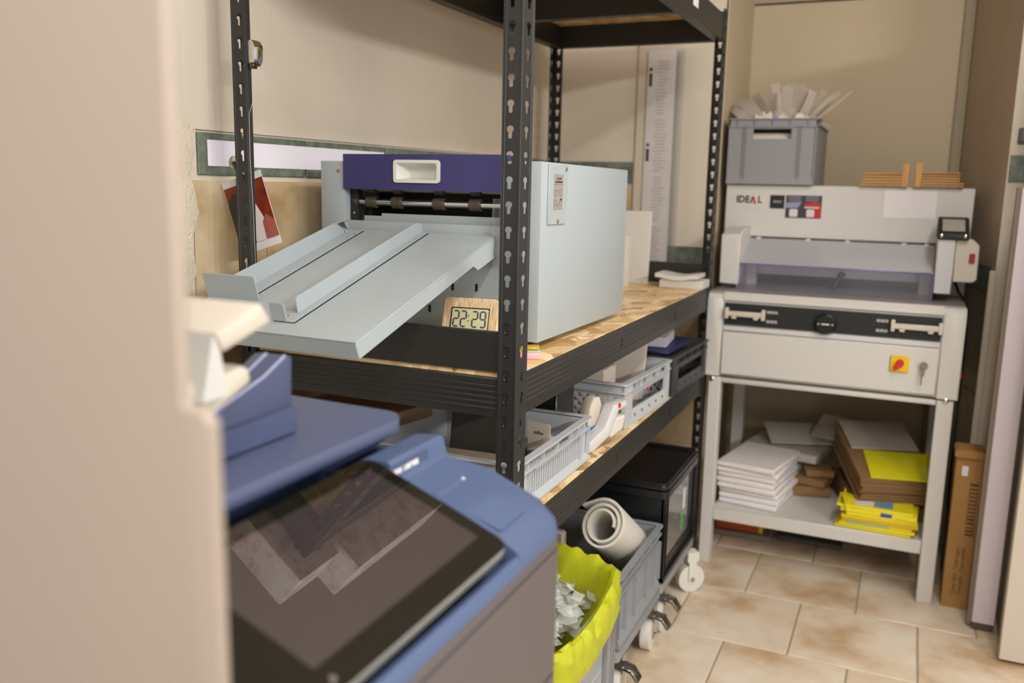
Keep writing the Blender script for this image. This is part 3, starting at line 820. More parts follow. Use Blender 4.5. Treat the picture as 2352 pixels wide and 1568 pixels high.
# contents of the dark crate: navy binder and pads of paper
bm = nb(); box(bm, -.83, -.63, 2.57, 2.84, .806, .812, bev=.002, M=None)
bd = thing('binder', 'navy blue folder lying across the dark crate under white papers', 'folder', (-.73, 2.70, .80))
part('cover', bm, mat('navy_card', '#22235c', .5), bd)
for k, (z, dx, rz, w_, l_, h) in enumerate(((.814, 0, .1, .13, .17, .03), (.845, -.01, -.15, .11, .15, .025), (.871, .005, .2, .10, .14, .022))):
    bm = nb(); box(bm, -w_/2, w_/2, -l_/2, l_/2, 0, h, bev=.001, M=T(-.73+dx, 2.72+.01*k, z) @ Rot(rz, 'Z'))
    tag(part('paper_pad', bm, mat('paper_lilac', '#d6cfdb', .75)), ['lowest white paper pad on the navy folder in the dark crate', 'middle white paper pad of the stack in the dark crate', 'topmost white paper pad of the stack in the dark crate'][k], 'paper pad', 'paper pads in the dark crate')

# left part of the lower shelf (seen under the end beam)
bm = nb(); box(bm, -.085, .085, -.06, .06, 0, .05, bev=.001, M=T(-.80, 1.555, .694) @ Rot(.06, 'Z'))
tag(part('pale_carton', bm, mat('card_olive', '#b5aa8c', .6)), 'pale flat carton inside the near light grey crate, left of the front post', 'box')
bm = nb(); box(bm, -.075, .07, -.003, .003, 0, .12, bev=.001, M=T(-.80, 1.65, .694) @ Rot(.15, 'Z') @ Rot(R(-12), 'X'))
tag(part('black_folder', bm, mat('folder_black', '#35312b', .45)), 'black folder standing at the back of the near light grey crate', 'folder')
bm = nb(); box(bm, -.12, .12, -.09, .09, 0, .035, bev=.008, seg=2, M=T(-1.06, 1.60, .79) @ Rot(-.2, 'Z'))
pf = part('padded_parcel', bm, mat('parcel_brown', '#7a6148', .35)); tag(pf, 'brown padded parcel in shiny film behind the printer lid on the lower shelf', 'parcel')
bm = nb(); box(bm, -1.03, -1.01, 1.43, 1.75, SZ, .788); box(bm, -1.16, -1.14, 1.43, 1.75, SZ, .788); box(bm, -1.16, -1.01, 1.43, 1.75, .78, .789)
tag(part('cardboard_riser', bm, card_d), 'brown cardboard riser under the padded parcel on the lower shelf', 'cardboard')
bm = nb(); tube(bm, [(-1.10, 1.90, .845), (-.74, 1.96, .845)], .022, 14); tag(part('brown_roll', bm, mat('kraft', '#8a5f2b', .7)), 'roll of brown kraft paper under the end beam, behind the padded parcel', 'paper roll')
bm = nb(); box(bm, -1.12, -.72, 1.885, 2.0, SZ, .822, bev=.003); tag(part('black_case', bm, blackp), 'black case standing under the roll of brown kraft paper', 'case')

# ------------------------------------------------------------------ wrapped packs on the top shelf (seen mirrored in the printer screen)
wrap = mottled('wrap_print', '#cf9f98', '#e3d2c8', '#ece1d8', 30, .45)
for k, (x0, x1, y0, y1, h, lab) in enumerate(((-.95, -.568, 1.327, 1.462, .10, 'flat paper-wrapped pack overhanging the near end of the top shelf'), (-.92, -.514, 1.475, 1.86, .12, 'larger paper-wrapped pack beside the first on the top shelf'))):
    t = thing('wrapped_pack', lab, 'package', ((x0+x1)/2, (y0+y1)/2, 1.846), 0, 'wrapped packs on the top shelf')
    part('pack', bx(x0, x1, y0, y1, 1.847, 1.847+h, bev=.004, seg=2), wrap, t)
    continue
    bm = nb(); prism(bm, [(x1-.03, 1.8475+h*.5), (x1+.004, 1.852+h*.4), (x1+.006, 1.85+h*.62), (x1-.03, 1.852+h*.8)], 'y', y0+.02, y1-.02); part('fold', bm, wrap, t)

# ------------------------------------------------------------------ floor level under the shelf: dollies, crates
def caster(parent, x, y, brake=False):
    bm = nb(); tube(bm, [(x-.014, y, .046), (x-.013, y, .046), (x+.013, y, .046), (x+.014, y, .046)], [.039, .046, .046, .039], 26)
    sw_ = T(x, y, 0) @ Rot(0 if brake else -R(48), 'Z') @ T(-x, -y, 0)
    xform(bm, sw_); wh = part('wheel', bm, white_tire, parent)
    part('axle_nut', xform(cyl(nb(), (x+.014, y, .046), (x+.022, y, .046), .007, 8), sw_), chrome, wh)
    bm = nb(); box(bm, x+.0145, x+.018, y-.014, y+.014, .036, .11, bev=.003); box(bm, x-.018, x-.0145, y-.014, y+.014, .036, .11, bev=.003); box(bm, x-.018, x+.018, y-.02, y+.02, .105, .137)
    xform(bm, sw_); part('fork', bm, chrome if brake else white_tire, wh)
    if brake:
        bm = nb(); prism(bm, [(.012, .112), (.042, .106), (.062, .078), (.056, .072), (.038, .096), (.012, .102)], 'y', y-.018, y+.018, bev=.002)
        xform(bm, T(x, 0, 0)); part('brake_pedal', bm, mat('zinc', '#8f918e', .25, metal=1.), wh)
def dolly(label, y0, y1, br):
    t = thing('dolly', label, 'dolly', (-.87, (y0+y1)/2, 0), 0, None)
    bm = nb()
    frame(bm, rrect(-1.17, -.566, y0, y1, .012, 3), rrect(-1.13, -.60, y0+.03, y1-.03, .01, 3), 'z', .138, .165)
    box(bm, -1.15, -.58, (y0+y1)/2-.03, (y0+y1)/2+.03, .14, .16)
    part('frame', bm, crate_g, t)
    for x in (-.583, -1.12):
        for i, y in enumerate((y0+.055, y1-.055)): caster(t, x+(.022 if not br[i] else 0), y, br[i])
dolly('grey wheeled dolly under the grey crate with the foam roll', 1.955, 2.365, (True, True))
dolly('grey wheeled dolly under the lidded black box', 2.375, 2.785, (True, False))
crate('storage_crate', 'mid grey ribbed storage crate on a dolly under the shelf, holding the white foam roll', (-.578, 1.965, .168), 0, .585, .385, .19, crate_g, 'panel')
# black lidded box
bb_ = thing('lidded_box', 'black lidded storage box with clear front window on a dolly under the shelf', 'box', (-.87, 2.58, .166))
xa, xb_, ya, yb_ = -1.16, -.576, 2.385, 2.775
part('base', bx(xa, xb_, ya, yb_, .167, .175), blackp, bb_, smooth=False)
part('side_wall', bx(xa, xb_, ya, ya+.006, .175, .44), blackp, bb_, smooth=False); part('side_wall', bx(xa, xb_, yb_-.006, yb_, .175, .44), blackp, bb_, smooth=False)
part('rear_wall', bx(xa, xa+.006, ya, yb_, .175, .44), blackp, bb_, smooth=False)
bm = nb(); frame(bm, rrect(ya, yb_, .168, .44, .006, 3), rrect(ya+.04, yb_-.05, .215, .415, .01, 3), 'x', xb_-.006, xb_)
box(bm, xb_, xb_+.008, ya, ya+.006, .17, .43); box(bm, xb_, xb_+.008, yb_-.006, yb_, .17, .43); box(bm, xb_, xb_+.006, ya+.035, ya+.04, .19, .43)
box(bm, xb_, xb_+.010, ya, yb_, .168, .18)
fw_ = part('front_wall', bm, blackp, bb_)
part('window', bx(xb_-.005, xb_-.003, ya+.041, yb_-.051, .216, .414), clear('box_window', '#c9bfb4', .3, .06, .12), fw_, smooth=False)
part('window_label', bx(xb_-.0028, xb_-.0018, ya+.245, ya+.275, .24, .30), mat('label_green', '#2f8a3c', .5, hex2='#6fbf72', vs=60), fw_, smooth=False)
part('window_label', bx(xb_-.0028, xb_-.0018, ya+.262, ya+.285, .305, .37), paper, fw_, smooth=False)
bm = nb(); frame(bm, rrect(xa-.008, xb_+.012, ya-.010, yb_+.010, .02, 4), rrect(xa+.01, xb_-.008, ya+.008, yb_-.008, .012, 4), 'z', .425, .445)
part('rim', bm, blackp, bb_)
ld = part('lid', prism(nb(), rrect(xa-.006, xb_+.011, ya-.008, yb_+.008, .022, 5), 'z', .447, .462, bev=.003), blackp, bb_)
bm = nb(); frame(bm, rrect(xa-.002, xb_+.006, ya-.004, yb_+.004, .02, 5), rrect(xa+.02, xb_-.016, ya+.018, yb_-.018, .012, 5), 'z', .462, .468); part('lid_ridge', bm, blackp, ld)
bm = nb(); box(bm, -.77, -.60, 2.44, 2.72, .177, .30, bev=.002); tag(part('paper_pile', bm, paper_w), 'pile of pale paper inside the lidded black box', 'paper')
# crate with the yellow bag
BC = crate('waste_crate', 'light grey mesh crate lined with a yellow bag, nearest under the shelf', (-.578, 1.495, .02), 0, .40, .385, .325, crate_l, 'mesh')
bm = nb(); prism(bm, rrect(-.585, -.560, 1.862, 1.895, .008, 4), 'z', .022, .335); box(bm, -.565, -.556, 1.868, 1.874, .03, .32); box(bm, -.565, -.556, 1.886, 1.892, .03, .32)
part('corner_post', bm, crate_b, BC)
# yellow bag: open sack with a crumpled rim folded over the crate edge
bag = thing('waste_bag', 'bright yellow plastic bag with a crumpled open rim in the mesh crate', 'bag', (-.775, 1.69, .03))
from mathutils import noise as mnoise
bm = nb(); n = 150
cx, cy, ax_, ay_ = -.778, 1.688, .190, .184
prof = [(.93, .035), (.95, .12), (.96, .20), (.965, .27), (.97, .315), (.985, .345), (1.03, .366), (1.08, .374), (1.125, .372), (1.16, .360), (1.165, .347), (1.158, .335), (1.168, .322), (1.16, .308)]
rings = []
for j, (sc, z) in enumerate(prof):
    ring = []
    rim = min(1., max(0, (z-.26)/.07)) if j < 8 else 1.
    for i in range(n):
        a = 2*PI*i/n; ca, sa = math.cos(a), math.sin(a)
        q = (abs(ca)**4.5+abs(sa)**4.5)**(-1/4.5)
        far = max(0, sa)**1.2
        p = Vector((ca*q, sa*q, 0)); jj = j*.5 if j < 9 else 4.5+(j-9)*.9
        w1 = mnoise.noise(Vector((ca*3.2, sa*3.2, jj*.4)))
        w2 = mnoise.noise(Vector((ca*9, sa*9, jj*.8+7)))
        w3 = mnoise.noise(Vector((ca*22, sa*22, jj*1.2+3)))
        rad = sc+rim*(.035*w1+.040*w2+.008*w3)
        zz = z+rim*(.014*w1+.014*w2+.003*w3)+rim*(.055*far+.03*max(0, ca)*far+.012*max(0, ca))
        if j > 8: zz -= .02*(j-8)/5*max(0, ca)
        ring.append(bm.verts.new((cx+ax_*q*ca*rad+(.024*max(0, ca)+.022*far*max(0, ca))*rim, cy+ay_*q*sa*rad+.030*rim*far, zz)))
    rings.append(ring)
for j in range(len(prof)-1):
    for i in range(n): bm.faces.new((rings[j][i], rings[j][(i+1) % n], rings[j+1][(i+1) % n], rings[j+1][i]))
bm.faces.new(rings[0])
part('sack', bm, film, bag)
# clear film scraps in the bag: uncountable
bm = nb()
for k in range(420):
    c = Vector((cx+random.uniform(-.165, .172), cy+random.uniform(-.16, .165), .365+random.uniform(-.05, .03)+.02*random.random()))
    M = T(*c) @ Rot(random.uniform(0, 6.3), 'Z') @ Rot(random.uniform(-1.1, 1.1), 'X')
    s = random.uniform(.014, .034)
    p = [Vector((-s, -s*.5, 0)), Vector((s*.2, -s*.6, random.uniform(-.01, .01))), Vector((s, -s*.3, .0)), Vector((s, s*.5, random.uniform(-.01, .012))), Vector((-.1*s, s*.6, .01)), Vector((-s, s*.5, 0))]
    v = [bm.verts.new(M @ q) for q in p]
    bm.faces.new((v[0], v[1], v[4], v[5])); bm.faces.new((v[1], v[2], v[3], v[4]))
so = part('film_scraps', bm, clearcup, bag, smooth=False); so['kind'] = 'stuff'
for k, (x, y, z) in enumerate(((-.645, 1.78, .404), (-.630, 1.67, .404))):
    bm = nb(); box(bm, -.014, .014, -.01, .01, 0, .0015, M=T(x, y, z) @ Rot(.5+k, 'Z') @ Rot(.5, 'Y'))
    t = part('paper_scrap', bm, paper); tag(t, ['plain white paper scrap lying on the clear film in the yellow bag', 'white scrap with a red corner lying on the clear film in the yellow bag'][k], 'paper scrap')
    if k: 
        bm = nb(); box(bm, -.004, .008, -.008, .002, .0016, .002, M=T(x, y, z) @ Rot(.5+k, 'Z') @ Rot(.5, 'Y')); part('red_mark', bm, red, t)

# white foam roll leaning out of the grey crate
E0, E1 = Vector((-.652, 2.055, .452)), Vector((-.650, 2.29, .300))
ax = (E1-E0).normalized(); sx_ = ax.cross(Vector((0, 0, 1))).normalized(); sz_ = sx_.cross(ax)
bm = nb()
N = 90; turns = 2.35; th = .0065
def spiral(k):
    a = 2*PI*turns*k/N+2.2+4.0
    r = .030+.029*(k/N)
    dx = r*math.cos(a); dz = r*math.sin(a)*1.12
    return dx, dz
ins, outs = [], []
pl_ = [spiral(k) for k in range(N+1)]
pl_ = [(-.006, -.030), (-.016, -.005)]*0+pl_
tail = pl_[-1]
d_ = Vector((pl_[-1][0]-pl_[-2][0], pl_[-1][1]-pl_[-2][1])).normalized()
pl_ += [(tail[0]+d_.x*.012*k, tail[1]+d_.y*.012*k) for k in (1, 2, 3)]
loops = []
for end in (E0, E1):
    ia, oa = [], []
    for k, (x, z) in enumerate(pl_):
        q = Vector(pl_[min(k+1, len(pl_)-1)])-Vector(pl_[max(k-1, 0)]); q.normalize(); nn = Vector((-q.y, q.x))*th/2
        ia.append(bm.verts.new(end+sx_*(x+nn.x)+sz_*(z+nn.y))); oa.append(bm.verts.new(end+sx_*(x-nn.x)+sz_*(z-nn.y)))
    loops.append((ia, oa))
(ia, oa), (ib, ob_) = loops
K = len(ia)
for k in range(K-1):
    bm.faces.new((ia[k], ia[k+1], oa[k+1], oa[k])); bm.faces.new((ib[k], ob_[k], ob_[k+1], ib[k+1]))
    bm.faces.new((ia[k+1], ia[k], ib[k], ib[k+1])); bm.faces.new((oa[k], oa[k+1], ob_[k+1], ob_[k]))
bm.faces.new((ia[0], oa[0], ob_[0], ib[0])); bm.faces.new((ia[-1], ib[-1], ob_[-1], oa[-1]))
tag(part('foam_roll', bm, foam), 'thick roll of white foam sheet sticking up out of the grey crate', 'foam roll')
bm = nb(); box(bm, -1.05, -.73, 1.985, 2.01, .18, .44, bev=.006); tag(part('mailing_bag', bm, mat('mail_grey', '#9d8d86', .5)), 'greyish mailing bag tucked behind the yellow bag', 'bag')

# ------------------------------------------------------------------ multifunction printer in the foreground
pr = thing('office_printer', 'large blue and mauve office printer with tilted black touch screen in the foreground', 'printer', (-.60, .60, 0)); PRN.add(pr.name)
def slab(profile, ys, xmax, r, yend, mi=0):
    """profile (x,z) swept along y with the +x/+y vertical corner rounded by r"""
    bm = nb(); sl = [y for y in ys if y < yend-r]+[yend-r+r*math.sin(R(a)) for a in (0, 20, 40, 60, 78, 90)]
    rings = []
    for y in sl:
        k = max(0, (y-(yend-r))/r); lim = xmax-r*(1-math.sqrt(max(0, 1-k*k)))
        rings.append([bm.verts.new((min(x, lim), y, z)) for x, z in profile])
    n = len(profile)
    for A, B in zip(rings[:-1], rings[1:]):
        for i in range(n): bm.faces.new((A[i], A[(i+1) % n], B[(i+1) % n], B[i]))
    bm.faces.new(rings[0]); bm.faces.new(rings[-1][::-1])
    bmesh.ops.remove_doubles(bm, verts=bm.verts[:], dist=1e-6)
    return bm
YA, YE = .42, 1.0
part('lower_cabinet', slab([(-1.02, -.09), (-.372, -.09), (-.372, .688), (-1.02, .688)], [YA], -.372, .03, YE), doorm, pr)
part('lower_door', slab([(-.40, -.07), (-.366, -.07), (-.366, .686), (-.40, .686)], [YA], -.366, .03, YE), doorm, pr)
part('upper_door', slab([(-.40, .692), (-.366, .692), (-.366, .8535), (-.40, .8535)], [YA], -.366, .03, YE), doorm, pr)
part('deck_rim', slab([(-.42, .8575), (-.366, .8575), (-.366, .8702), (-.42, .8702)], [YA], -.366, .032, YE), doorm, pr)
part('deck_well', slab([(-1.02, .8555), (-.388, .8555), (-.388, .862), (-.63, .862), (-.635, .945), (-1.02, .945)], [YA, .8677], -.388, .0001, .8679), mat('well_shade', '#2b3450', .5), pr)  # darker than the deck: shadow under the touch panel painted into the recess
part('door_gap', slab([(-1.02, .685), (-.369, .685), (-.369, .8555), (-1.02, .8555)], [YA], -.369, .03, YE), navy, pr)
dk = part('deck', slab([(-1.02, .8705), (-.3662, .8705), (-.369, .881), (-.376, .890), (-.401, .905), (-.47, .934), (-.533, .9435), (-.5365, .947), (-.541, .966), (-.546, .9705), (-.583, .967), (-.587, .945), (-1.02, .945)], [.868], -.366, .032, YE), deckm, pr)
part('deck_front', slab([(-.64, .8705), (-.3662, .8705), (-.369, .881), (-.374, .885), (-.381, .883), (-.388, .8725), (-.60, .8725), (-.60, .8718), (-.64, .8718)], [YA, .8677], -.366, .0001, .8679), deckm, pr)
e1 = Vector((.163, 0, -.058)).normalized()
MD = frameM((-.4435, .914, .9215), e1, (0, 1, 0))
bm = nb(); prism(bm, rrect(-.046, .046, -.036, .036, .003, 3), 'z', .0004, .0012); xform(bm, MD)
kp = part('keypad_cover', bm, mat('keypad_blue', '#4b5977', .42), dk)
bm = nb(); tube(bm, [MD @ Vector((-.042, .030, .0012)), MD @ Vector((-.042, .030, .0022))], .0022, 10); part('status_light', bm, whitep, kp)
bm = nb(); box(bm, -.5395, -.5375, .842, .952, .9525, .9655); part('name_strip', bm, mat('strip_blue', '#485272', .4), dk)
text('C7000 Series', .0145, frameM((-.5374, .888, .9585), (0, 1, 0), (-.15, 0, 1)), mat('white_ink', '#e8e6e0', .5), dk, bold=.0003)
part('scanner_base', slab([(-1.0, .9455), (-.640, .9455), (-.618, .958), (-.612, .974), (-1.0, .974)], [YA], -.612, .035, YE-.004), navy, pr)
lid = part('scanner_lid', slab([(-1.0, .974), (-.594, .974), (-.592, .977), (-.592, .986), (-.596, .9915), (-.604, .9935), (-.70, .9945), (-1.0, .9995)], [YA], -.592, .038, YE), lidm, pr)
for fx in (-.42, -.95):
    for fy in (.48, .93): part('foot', cyl(nb(), (fx, fy, -.1129), (fx, fy, -.09), .025, 14), blackp, pr)
# document feeder
bm = nb()
arc = [(.856, 1.089), (.842, 1.0905), (.803, 1.072), (.745, 1.055), (.69, 1.040), (.60, 1.028), (.45, 1.022)]
prism(bm, [(.45, .998), (.852, .998)]+arc, 'x', -.719, -.672, bev=.003, seg=2)
fg = part('paper_guide', bm, mat('guide_slate', '#424964', .38), pr)
bm = nb(); tube(bm, [(-.6725, y, z+.0008) for y, z in arc[1:6]], .0022, 8); tube(bm, [(-.700, y, z+.0008) for y, z in arc[1:5]], .0022, 8); part('guide_edge', bm, mat('edge_pale', '#8f90ac', .35), fg)
part('feeder_step', prism(nb(), [(.45, .996), (.853, .996), (.85, 1.030), (.45, 1.018)], 'x', -.725, -.663, bev=.002), mat('step_slate', '#434b68', .4), pr)
bm = nb(); prism(bm, [(.60, .9975), (.93, .9975), (.945, 1.05), (.90, 1.052), (.60, 1.03)], 'x', -.80, -.745, bev=.003); part('paper_guide', bm, navy, pr)
bm = nb(); prism(bm, [(.70, 1.178), (.718, 1.157), (.645, 1.1355), (.636, 1.156)], 'x', -.98, -.587, bev=.004, seg=2); part('document_tray', bm, cream, pr)
bm = nb(); prism(bm, [(.637, 1.155), (.646, 1.137), (.655, 1.09), (.62, 1.09)], 'x', -.98, -.590, bev=.002); part('feeder_side', bm, mat('feeder_grey', '#c4c1bb', .5), pr)
bm = nb(); prism(bm, [(.690, 1.1135), (.700, 1.110), (.704, 1.094), (.630, 1.066), (.645, 1.040), (.630, 1.030), (.55, 1.03), (.55, 1.085), (.62, 1.108)], 'x', -.98, -.604, bev=.005, seg=2); part('exit_lip', bm, cream, pr)
part('feeder_body', bx(-.98, -.64, .43, .60, 1.0, 1.15, bev=.006), cream, pr)
part('feeder_cover', bx(-.99, -.63, .43, .56, 1.03, 1.17, bev=.01, seg=2), cream, pr)
# touch panel
nP = Vector((.358, -.052, .932)).normalized(); ey_ = Vector((-.035, -1, -.04)); ey_ = (ey_-nP*ey_.dot(nP)).normalized()
ex_ = ey_.cross(nP); ex_ = ex_ if ex_.x > 0 else -ex_
MPn = frameM((-.559, .848, .982), ex_, ey_)      # x: down the slope, y: towards camera
if (MPn.to_3x3() @ Vector((0, 0, 1))).z < 0:
    FL = -1
else: FL = 1
def pp(name, bm, m, parent, **k): return part(name, xform(bm, MPn), m, parent, **k)
bm = nb(); prism(bm, rrect(0, .201, 0, .378, .018, 6), 'z', -.016*FL, -.0015*FL, bev=.003, seg=2)
tpn = pp('touch_panel', bm, framegrey, pr, label='tilted black glass touch panel')
bm = nb(); prism(bm, rrect(.0015, .1995, .0015, .3765, .017, 6), 'z', -.0015*FL, 0); pp('glass', bm, glossblk, tpn)
bm = nb(); prism(bm, rrect(.020, .170, .0225, .304, .001, 2), 'z', 0, .0003*FL); pp('screen', bm, lcd, tpn)
bm = nb(); tube(bm, [(.187, .300, 0), (.187, .300, .0012*FL)], .0035, 12); pp('power_button', bm, chrome, tpn)
bm = nb(); prism(bm, [(.045, -.016*FL), (.12, -.016*FL), (.11, -.055*FL), (.05, -.055*FL)], 'y', .12, .25); pp('panel_arm', bm, blackp, tpn)
for m_, ior in ((glossblk, 1.5), (lcd, 2.05)):
    m_.node_tree.nodes['Principled BSDF'].inputs['IOR'].default_value = ior

# out-of-focus cream cabinet right in front of the lens
fc = thing('cream_cabinet', 'cream cabinet edge close to the lens filling the left of the picture, out of focus', 'cabinet', (-.62, .33, 0))
part('side_panel', prism(nb(), [(-.98, .0), (-.3265, .0), (-.3265, 1.172), (-.332, 1.178), (-.346, 1.180), (-.346, 1.95), (-.98, 1.95)], 'y', .346, .355, bev=.0015, seg=2), fore, fc)
part('carcass', bx(-.97, -.395, .3555, .382, .0, 1.94, bev=.002), fore, fc)

# ------------------------------------------------------------------ guillotine on its stand
CY = 2.975
gu = thing('paper_guillotine', 'white floor standing electric paper guillotine with clear front guard at the end of the room', 'guillotine', (-.215, 3.35, 0))
XL, XR = -.606, .175
for x0, x1, y0, y1 in ((-.587, -.547, CY, CY+.05), (.117, .165, CY, CY+.05), (-.60, -.555, 3.56, 3.61), (.12, .165, 3.56, 3.61)):
    part('leg', bx(x0, x1, y0, y1, 0, .668, bev=.003), cutw, gu)
part('stand_shelf', bx(-.547, .117, CY+.004, 3.60, .160, .206, bev=.003), cutw, gu)
part('front_rail', bx(-.547, .117, CY+.006, CY+.035, .650, .667, bev=.004, seg=2), cutw, gu)
bo = nb(); box(bo, XL, XR, CY+.004, 3.62, .675, .955, bev=.004); part('body', bo, cutw, gu)
for x0, x1 in ((XL, -.552), (.113, XR)):
    part('front_cheek', prism(nb(), [(CY-.004, .672), (CY+.03, .672), (CY+.03, .956), (CY+.02, .956), (CY-.004, .938)], 'x', x0, x1, bev=.003), cutw, gu)
part('door', bx(-.549, .110, CY-.006, CY+.004, .682, .829, bev=.003), cutw, gu)
part('front_lip', prism(nb(), [(CY-.008, .934), (CY+.004, .934), (CY+.02, .957), (CY+.012, .959), (CY-.008, .944)], 'x', -.551, .112), cutw, gu)
part('trim_strip', bx(-.549, .110, CY-.003, CY+.004, .831, .848, bev=.002), cutg, gu)
cpn = part('control_strip', bx(-.546, .110, CY-.004, CY+.005, .852, .924), ink, gu, smooth=False)
for xc, w_ in ((-.478, .118), (.040, .134)):
    bm = nb(); box(bm, xc-w_/2, xc+w_/2, CY-.022, CY-.012, .882, .900, bev=.003)
    for s in (-1, 1):
        box(bm, xc+s*w_/2-.006, xc+s*w_/2+.006, CY-.024, CY-.004, .874, .910, bev=.002); box(bm, xc+s*w_*.3-.008, xc+s*w_*.3+.008, CY-.02, CY-.005, .874, .884, bev=.002)
    part('cut_button', bm, cream, cpn)
for xc in (-.392, -.058):
    for zz in (.903, .872):
        bm = nb()
        for dx in (-.012, 0, .012): box(bm, xc+dx-.005, xc+dx+.005, CY-.005, CY-.0042, zz-.005, zz+.004)
        box(bm, xc-.012, xc+.012, CY-.0048, CY-.0042, zz-.002, zz+.0)
        part('icon', bm, mat('icon_grey', '#a29c96', .5), cpn)
bm = nb(); tube(bm, [(-.224, CY-.004, .880), (-.224, CY-.02, .880), (-.224, CY-.024, .880)], [.034, .033, .028], 26); kn = part('dial', bm, mat('dial_black', '#171716', .35), gu)
bm = nb(); box(bm, -.236, -.212, CY-.0252, CY-.0242, .878, .882); box(bm, -.247, -.243, CY-.0252, CY-.0242, .878, .882); box(bm, -.205, -.201, CY-.0252, CY-.0242, .878, .882); part('dial_mark', bm, whitep, kn)
sp_ = part('switch_plate', bx(-.024, .029, CY-.014, CY-.006, .747, .798, bev=.002), mat('switch_yellow', '#e2b90a', .45), gu, label='yellow main switch plate')
bm = nb(); tube(bm, [(.004, CY-.014, .776), (.004, CY-.026, .776)], [.011, .010], 16); box(bm, -.006, .006, CY-.027, CY-.015, -.026, .004, bev=.002, M=T(.0, 0, .772) @ Rot(0, 'Y'))
bm2 = nb(); tube(bm2, [(.004, CY-.014, .776), (.004, CY-.026, .776)], [.012, .011], 16); prism(bm2, [(-.004, .782), (.010, .768), (-.008, .753), (-.016, .760)], 'y', CY-.028, CY-.016, bev=.002); bm.free()
part('switch_knob', bm2, red, sp_)
bm = nb(); tube(bm, [(.071, CY-.006, .775), (.071, CY-.014, .775)], .010, 14); lk = part('key_lock', bm, chrome, gu)
bm = nb(); tube(bm, [(.071, CY-.018, .775), (.071, CY-.022, .775)], .012, 12); box(bm, .067, .074, CY-.021, CY-.018, .742, .768); box(bm, .066, .070, CY-.024, CY-.021, .715, .752); part('key', bm, mat('key_metal', '#8e866f', .35, metal=.9), lk)
for x, z in ((-.575, .662), (.142, .670)):
    screw((x, CY-.002, z), (0, -1, 0), .009, gu, chrome, name='bolt')
# rear head
part('table_top', bx(XL+.004, XR-.004, CY+.02, 3.60, .9555, .960), cutbed, gu, smooth=False)
hdp = part('head_cover', bx(-.628, .178, 3.30, 3.42, 1.13, 1.3145, bev=.003), cutw, gu)
part('head_frame', bx(-.628, -.53, 3.30, 3.62, .960, 1.13, bev=.003), cutw, gu); part('head_frame', bx(.09, .178, 3.30, 3.62, .960, 1.13, bev=.003), cutw, gu)
part('head_side', bx(-.628, .178, 3.42, 3.60, 1.13, 1.30), cutw, gu)
part('blade_beam', bx(-.53, .09, 3.36, 3.40, 1.03, 1.13), mat('blade_grey', '#b3adaa', .4), gu, smooth=False)
part('clamp', bx(-.53, .09, 3.33, 3.36, .995, 1.04), cutg, gu, smooth=False)
part('back_gauge', bx(-.46, .05, 3.45, 3.46, .96, 1.06), mat('gauge_dark', '#565358', .5), gu, smooth=False)
for x in (-.515, .055): part('clamp_post', bx(x-.018, x+.018, 3.27, 3.30, .96, 1.12, bev=.002), cutw, gu)
bm = nb(); tube(bm, [(-.225, 3.15, .970), (-.215, 3.16, 1.0), (-.198, 3.17, 1.028)], [.007, .008, .011], 10); part('knife_handle', bm, blackp, gu)
# left arm and right column
bm = nb(); prism(bm, [(3.09, .975), (3.13, .975), (3.30, 1.10), (3.30, 1.165), (3.20, 1.165), (3.09, 1.145)], 'x', -.595, -.530, bev=.004); part('guard_arm', bm, cutw, gu)
part('guard_column', bx(.078, .128, 3.09, 3.30, .985, 1.157, bev=.003), cutg, gu)
eb = part('electric_box', prism(nb(), [(.129, 1.024), (.186, 1.024), (.198, 1.034), (.196, 1.140), (.178, 1.157), (.129, 1.157)], 'y', 3.10, 3.24, bev=.003), cream, gu)
part('rocker_switch', bx(.170, .186, 3.094, 3.100, 1.085, 1.115, bev=.002), mat('rocker_red', '#8f1414', .35), eb)
bm = nb(); prism(bm, [(3.08, 1.157), (3.25, 1.157), (3.25, 1.222), (3.20, 1.222), (3.08, 1.175)], 'x', .075, .164, bev=.003)
cu = part('control_unit', bm, ink, gu)
Mcu = frameM((.1195, 3.14, 1.1985), (1, 0, 0), (0, .12, .047))
bm = nb(); prism(bm, rrect(-.032, .032, -.045, .045, .003, 2), 'z', .0002, .0016); xform(bm, Mcu); part('display', bm, mat('display_grey', '#a9a79c', .25), cu)
for x in (.086, .153): screw((x, 3.08, 1.168), (0, -1, 0), .006, cu, chrome)
bm = nb(); tube(bm, [(.14, 3.20, 1.02), (.155, 3.18, .985), (.178, 3.14, .955), (.188, 3.12, .85), (.186, 3.12, .70), (.19, 3.2, .5), (.20, 3.25, .02)], .0045, 8)
part('power_cable', bm, blackp, gu)
bm = nb(); box(bm, .1755, .182, 3.03, 3.05, .73, .75, bev=.002); part('side_button', bm, red, gu)
# clear guard
bm = nb(); x0, x1 = -.535, .075
box(bm, x0, x1, 3.10, 3.103, .962, 1.044)
gd = part('guard', bm, guard_m, gu, smooth=False)
bm = nb(); prism(bm, [(3.10, 1.044), (3.103, 1.048), (3.285, 1.126), (3.285, 1.123), (3.104, 1.044)], 'x', x0, x1); part('guard_top', bm, guard_t, gd, smooth=False)
for x in (x0, x1-.003):
    bm = nb(); prism(bm, [(3.104, .962), (3.285, .962), (3.285, 1.122), (3.104, 1.043)], 'x', x, x+.003); part('guard_side', bm, guard_m, gd, smooth=False)
bm = nb(); tube(bm, [(x0, 3.10, .962), (x0, 3.10, 1.04), (x0+.006, 3.10, 1.047), (x1-.006, 3.10, 1.047), (x1, 3.10, 1.04), (x1, 3.10, .962)], .0028, 8); part('guard_rim', bm, guard_e, gd)
bm = nb()
for x in (-.50, -.33, -.20, -.02, .05): box(bm, x-.008, x+.008, 3.278, 3.296, 1.115, 1.13, bev=.002)
